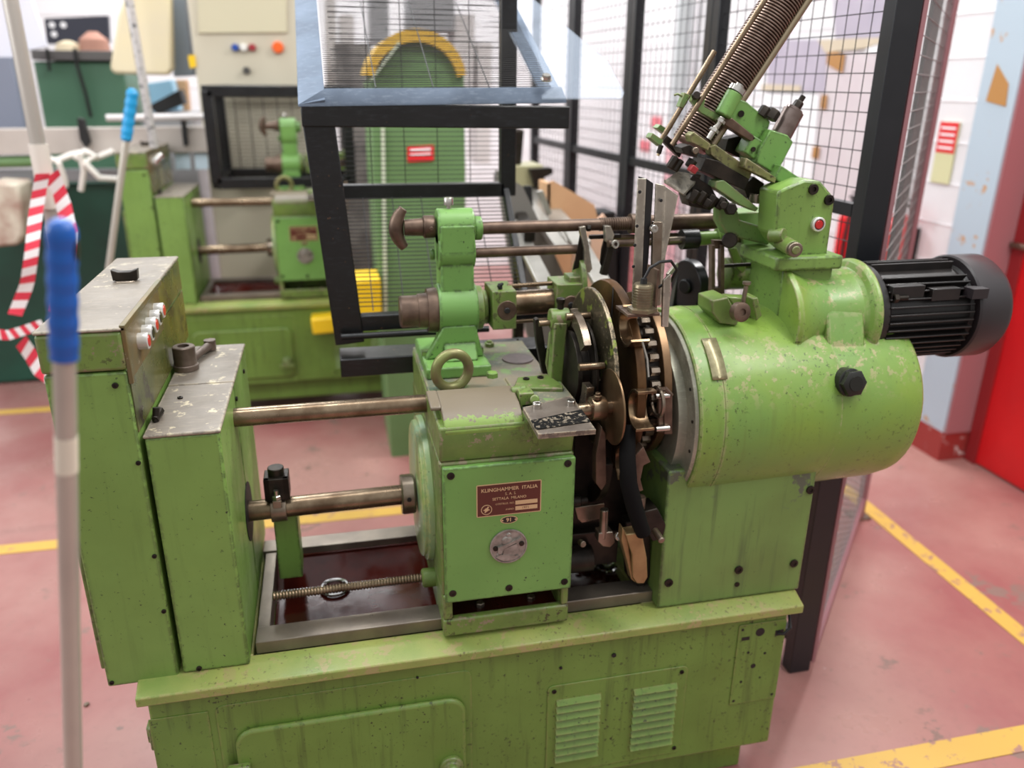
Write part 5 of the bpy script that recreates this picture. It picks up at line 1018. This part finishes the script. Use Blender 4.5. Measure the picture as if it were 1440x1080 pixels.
tagged(m.build('gauge_panel', [mat('navy_panel', S(38, 40, 54), rough=0.5), wp]), 'dark panel with pale dials standing behind the green bench', 'panel')
m = MB(); q = at(95, 60, Y=6.5); m.lathe([(0, 0.09), (0.05, 0.07), (0.07, 0.02)], (q.x, 6.5, p0+0.001), (0, 0, 1), 14); tagged(m.build('cloth_heap', mat('cream_cloth', S(206, 190, 160), rough=0.8)), 'cream cloth heap on the green bench, left', 'cloth')
m = MB(); q = at(132, 58, Y=6.5); m.lathe([(0, 0.10), (0.08, 0.09), (0.13, 0.03)], (q.x, 6.5, p0), (0, 0, 1), 14); tagged(m.build('rag_heap', mat('salmon_cloth', S(178, 130, 112), rough=0.8)), 'reddish brown rag heap on the green bench, right', 'cloth')
box_px('white_panel', [(-10, -20), (38, -20), (66, 66), (35, 72), (28, 140), (-10, 150)], 5.9, 0.04, mat('white_panel_m', S(222, 222, 232), rough=0.5), 'large white panel standing at the top left edge', 'panel')
box_px('grey_cover', [(-10, 80), (14, 80), (36, 180), (-10, 184)], 5.7, 0.1, mat('grey_blue_cover', S(120, 126, 142), rough=0.5), 'blue grey cover behind the post at the left edge', 'panel')
# tilting cream door with rounded lower corners, pale enclosure
box_px('cream_hood', [(176, -10), (240, -10), (243, 96), (236, 106), (160, 104), (154, 96), (158, 70), (166, 20)], 5.75, 0.10, mat('cream_hood_m', S(226, 212, 174), rough=0.45, col2=S(218, 206, 178), vscale=3), 'cream machine hood with rounded lower corners behind the metal pole', 'cover', 0.02)
box_px('grey_duct', [(236, -10), (258, -10), (272, 106), (244, 108)], 5.9, 0.3, mat('slate_duct', S(126, 136, 146), rough=0.5), 'slate grey duct beside the beige electrical cabinet', 'duct')
p_, q_ = at(198, 160, Y=5.95), at(268, 160, Y=5.95)
tagged(MB().bx(p_.x, q_.x, 5.95, 6.7, FZ, p_.z).build('low_cabinet', gcab), 'low grey cabinet carrying the blue, black and brown crates', 'cabinet')
box_px('blue_crate', [(202, 118), (240, 112), (252, 155), (212, 158)], 6.3, 0.2, mat('pale_blue_plastic', S(150, 196, 222), rough=0.4), 'pale blue crate under the cream hood', 'crate')
box_px('black_crate', [(206, 150), (252, 126), (258, 146), (222, 160)], 6.0, 0.2, rubber, 'tilted black crate in front of the pale blue one', 'crate')
box_px('wooden_crate', [(240, 112), (262, 112), (266, 157), (256, 157)], 6.52, 0.12, cdm, 'brown crate beside the beige cabinet above the beam', 'crate')
for i, (x0, x1) in enumerate(((245, 266), (273, 291))):
    MB().slab([(x0, 212), (x1, 212), (x1+2, 238), (x0+2, 238)], 5.38, 0.02).build('bright_gap_panel', mat('bright_gap_tint', S(206, 224, 236), rough=0.3), bm_)  # added pale panels imitate the bright gap showing under the beam
# beige electrical cabinet
bc = thing('electrical_cabinet', (at(340, 300, Y=5.6).x, 5.85, FZ), 'beige electrical cabinet with blue, red and orange controls, behind the left machine', 'cabinet')
bg_ = mat('beige_cabinet_paint', S(194, 186, 166), rough=0.5)
a = at(263, 0, Y=5.6); b = at(430, 0, Y=5.6)
m = MB(); m.bx(a.x, b.x, 5.6, 6.1, FZ, 2.5); m.build('body', bg_, bc, bevel=0.01)
m = MB(); m.slab([(277, -30), (402, -30), (404, 46), (279, 47)], 5.585, 0.015); m.build('window_frame', mat('beige_panel', S(198, 190, 162), rough=0.5), bc, bevel=0.004)
MB().slab([(264, 78), (274, 77), (276, 94), (267, 96)], 5.59, 0.01).build('yellow_tag', yb, bc)
for px, py, r, c, n in ((331, 67, 0.022, S(30, 70, 150), 'blue'), (343, 67, 0.022, S(226, 222, 216), 'white'), (355, 67, 0.022, S(150, 40, 50), 'red'), (391, 67, 0.035, S(232, 96, 30), 'orange'), (347, 99, 0.022, S(70, 68, 66), 'dark')):
    q = at(px, py, Y=5.6); m = MB(); m.lathe([(0, r), (0.02, r), (0.03, r*0.8)], q, (0, -1, 0), 20); o = m.build('control_button', mat('ctl_'+n, c, rough=0.4), bc); o['label'] = n+' control button'
# pole and second broom
m = MB(); m.cyl(at(217, 208, Y=4.74), at(178, -20, Y=4.74), 0.022, n=20); tagged(m.build('alloy_pole', mat('speckled_alloy', S(196, 192, 190), rough=0.4, metal=0.5, chip=S(90, 90, 90), chip_t=0.6, chip_scale=40), base=False), 'speckled aluminium pole rising from the left machine column', 'pole')
f2 = at(118, 640, Z=FZ+0.03); T2 = at(187, 124, Y=f2.y+0.1); d2 = (f2-T2).normalized()
b2 = thing('broom', (f2.x, f2.y, FZ), 'broom with light blue grip and pale pole leaning behind the control column', 'broom')
m = MB(); m.cyl(T2+d2*0.1, f2, 0.0165, n=20); m.build('pole', pole_m, b2)
m = MB(); m.lathe([(0, 0.0), (0.004, 0.016), (0.02, 0.026)]+[(0.025+0.009*i, 0.026+0.0015*math.cos(i*1.3)) for i in range(24)]+[(0.245, 0.018)], T2, d2, 24); m.build('grip', mat('light_blue_grip', S(28, 142, 196), rough=0.35), b2)
m = MB(); m.bx(f2.x-0.02, f2.x+0.2, f2.y-0.03, f2.y+0.03, FZ, FZ+0.06); m.build('broom_head', blue_m, b2, bevel=0.006)
p = at(10, 512, Z=FZ); m = MB(); m.lathe([(-0.02, 0.02), (-0.02, 0.05), (0.02, 0.05), (0.02, 0.02)], (p.x, p.y, FZ+0.052), (1, 0.3, 0), 24); m.bx(p.x-0.03, p.x+0.03, p.y-0.03, p.y+0.03, FZ+0.1, FZ+0.13)
tagged(m.build('castor_wheel', mat('grey_castor', S(176, 172, 168), rough=0.5)), 'grey castor wheel on the floor at the left edge', 'wheel')
p = at(122, 992, Z=FZ); m = MB(); m.hexa((p.x, p.y, FZ), (0, 0, 1), 0.009, 0.008); tagged(m.build('loose_nut', steel), 'small loose metal nut on the floor beside the broom pole', 'nut')
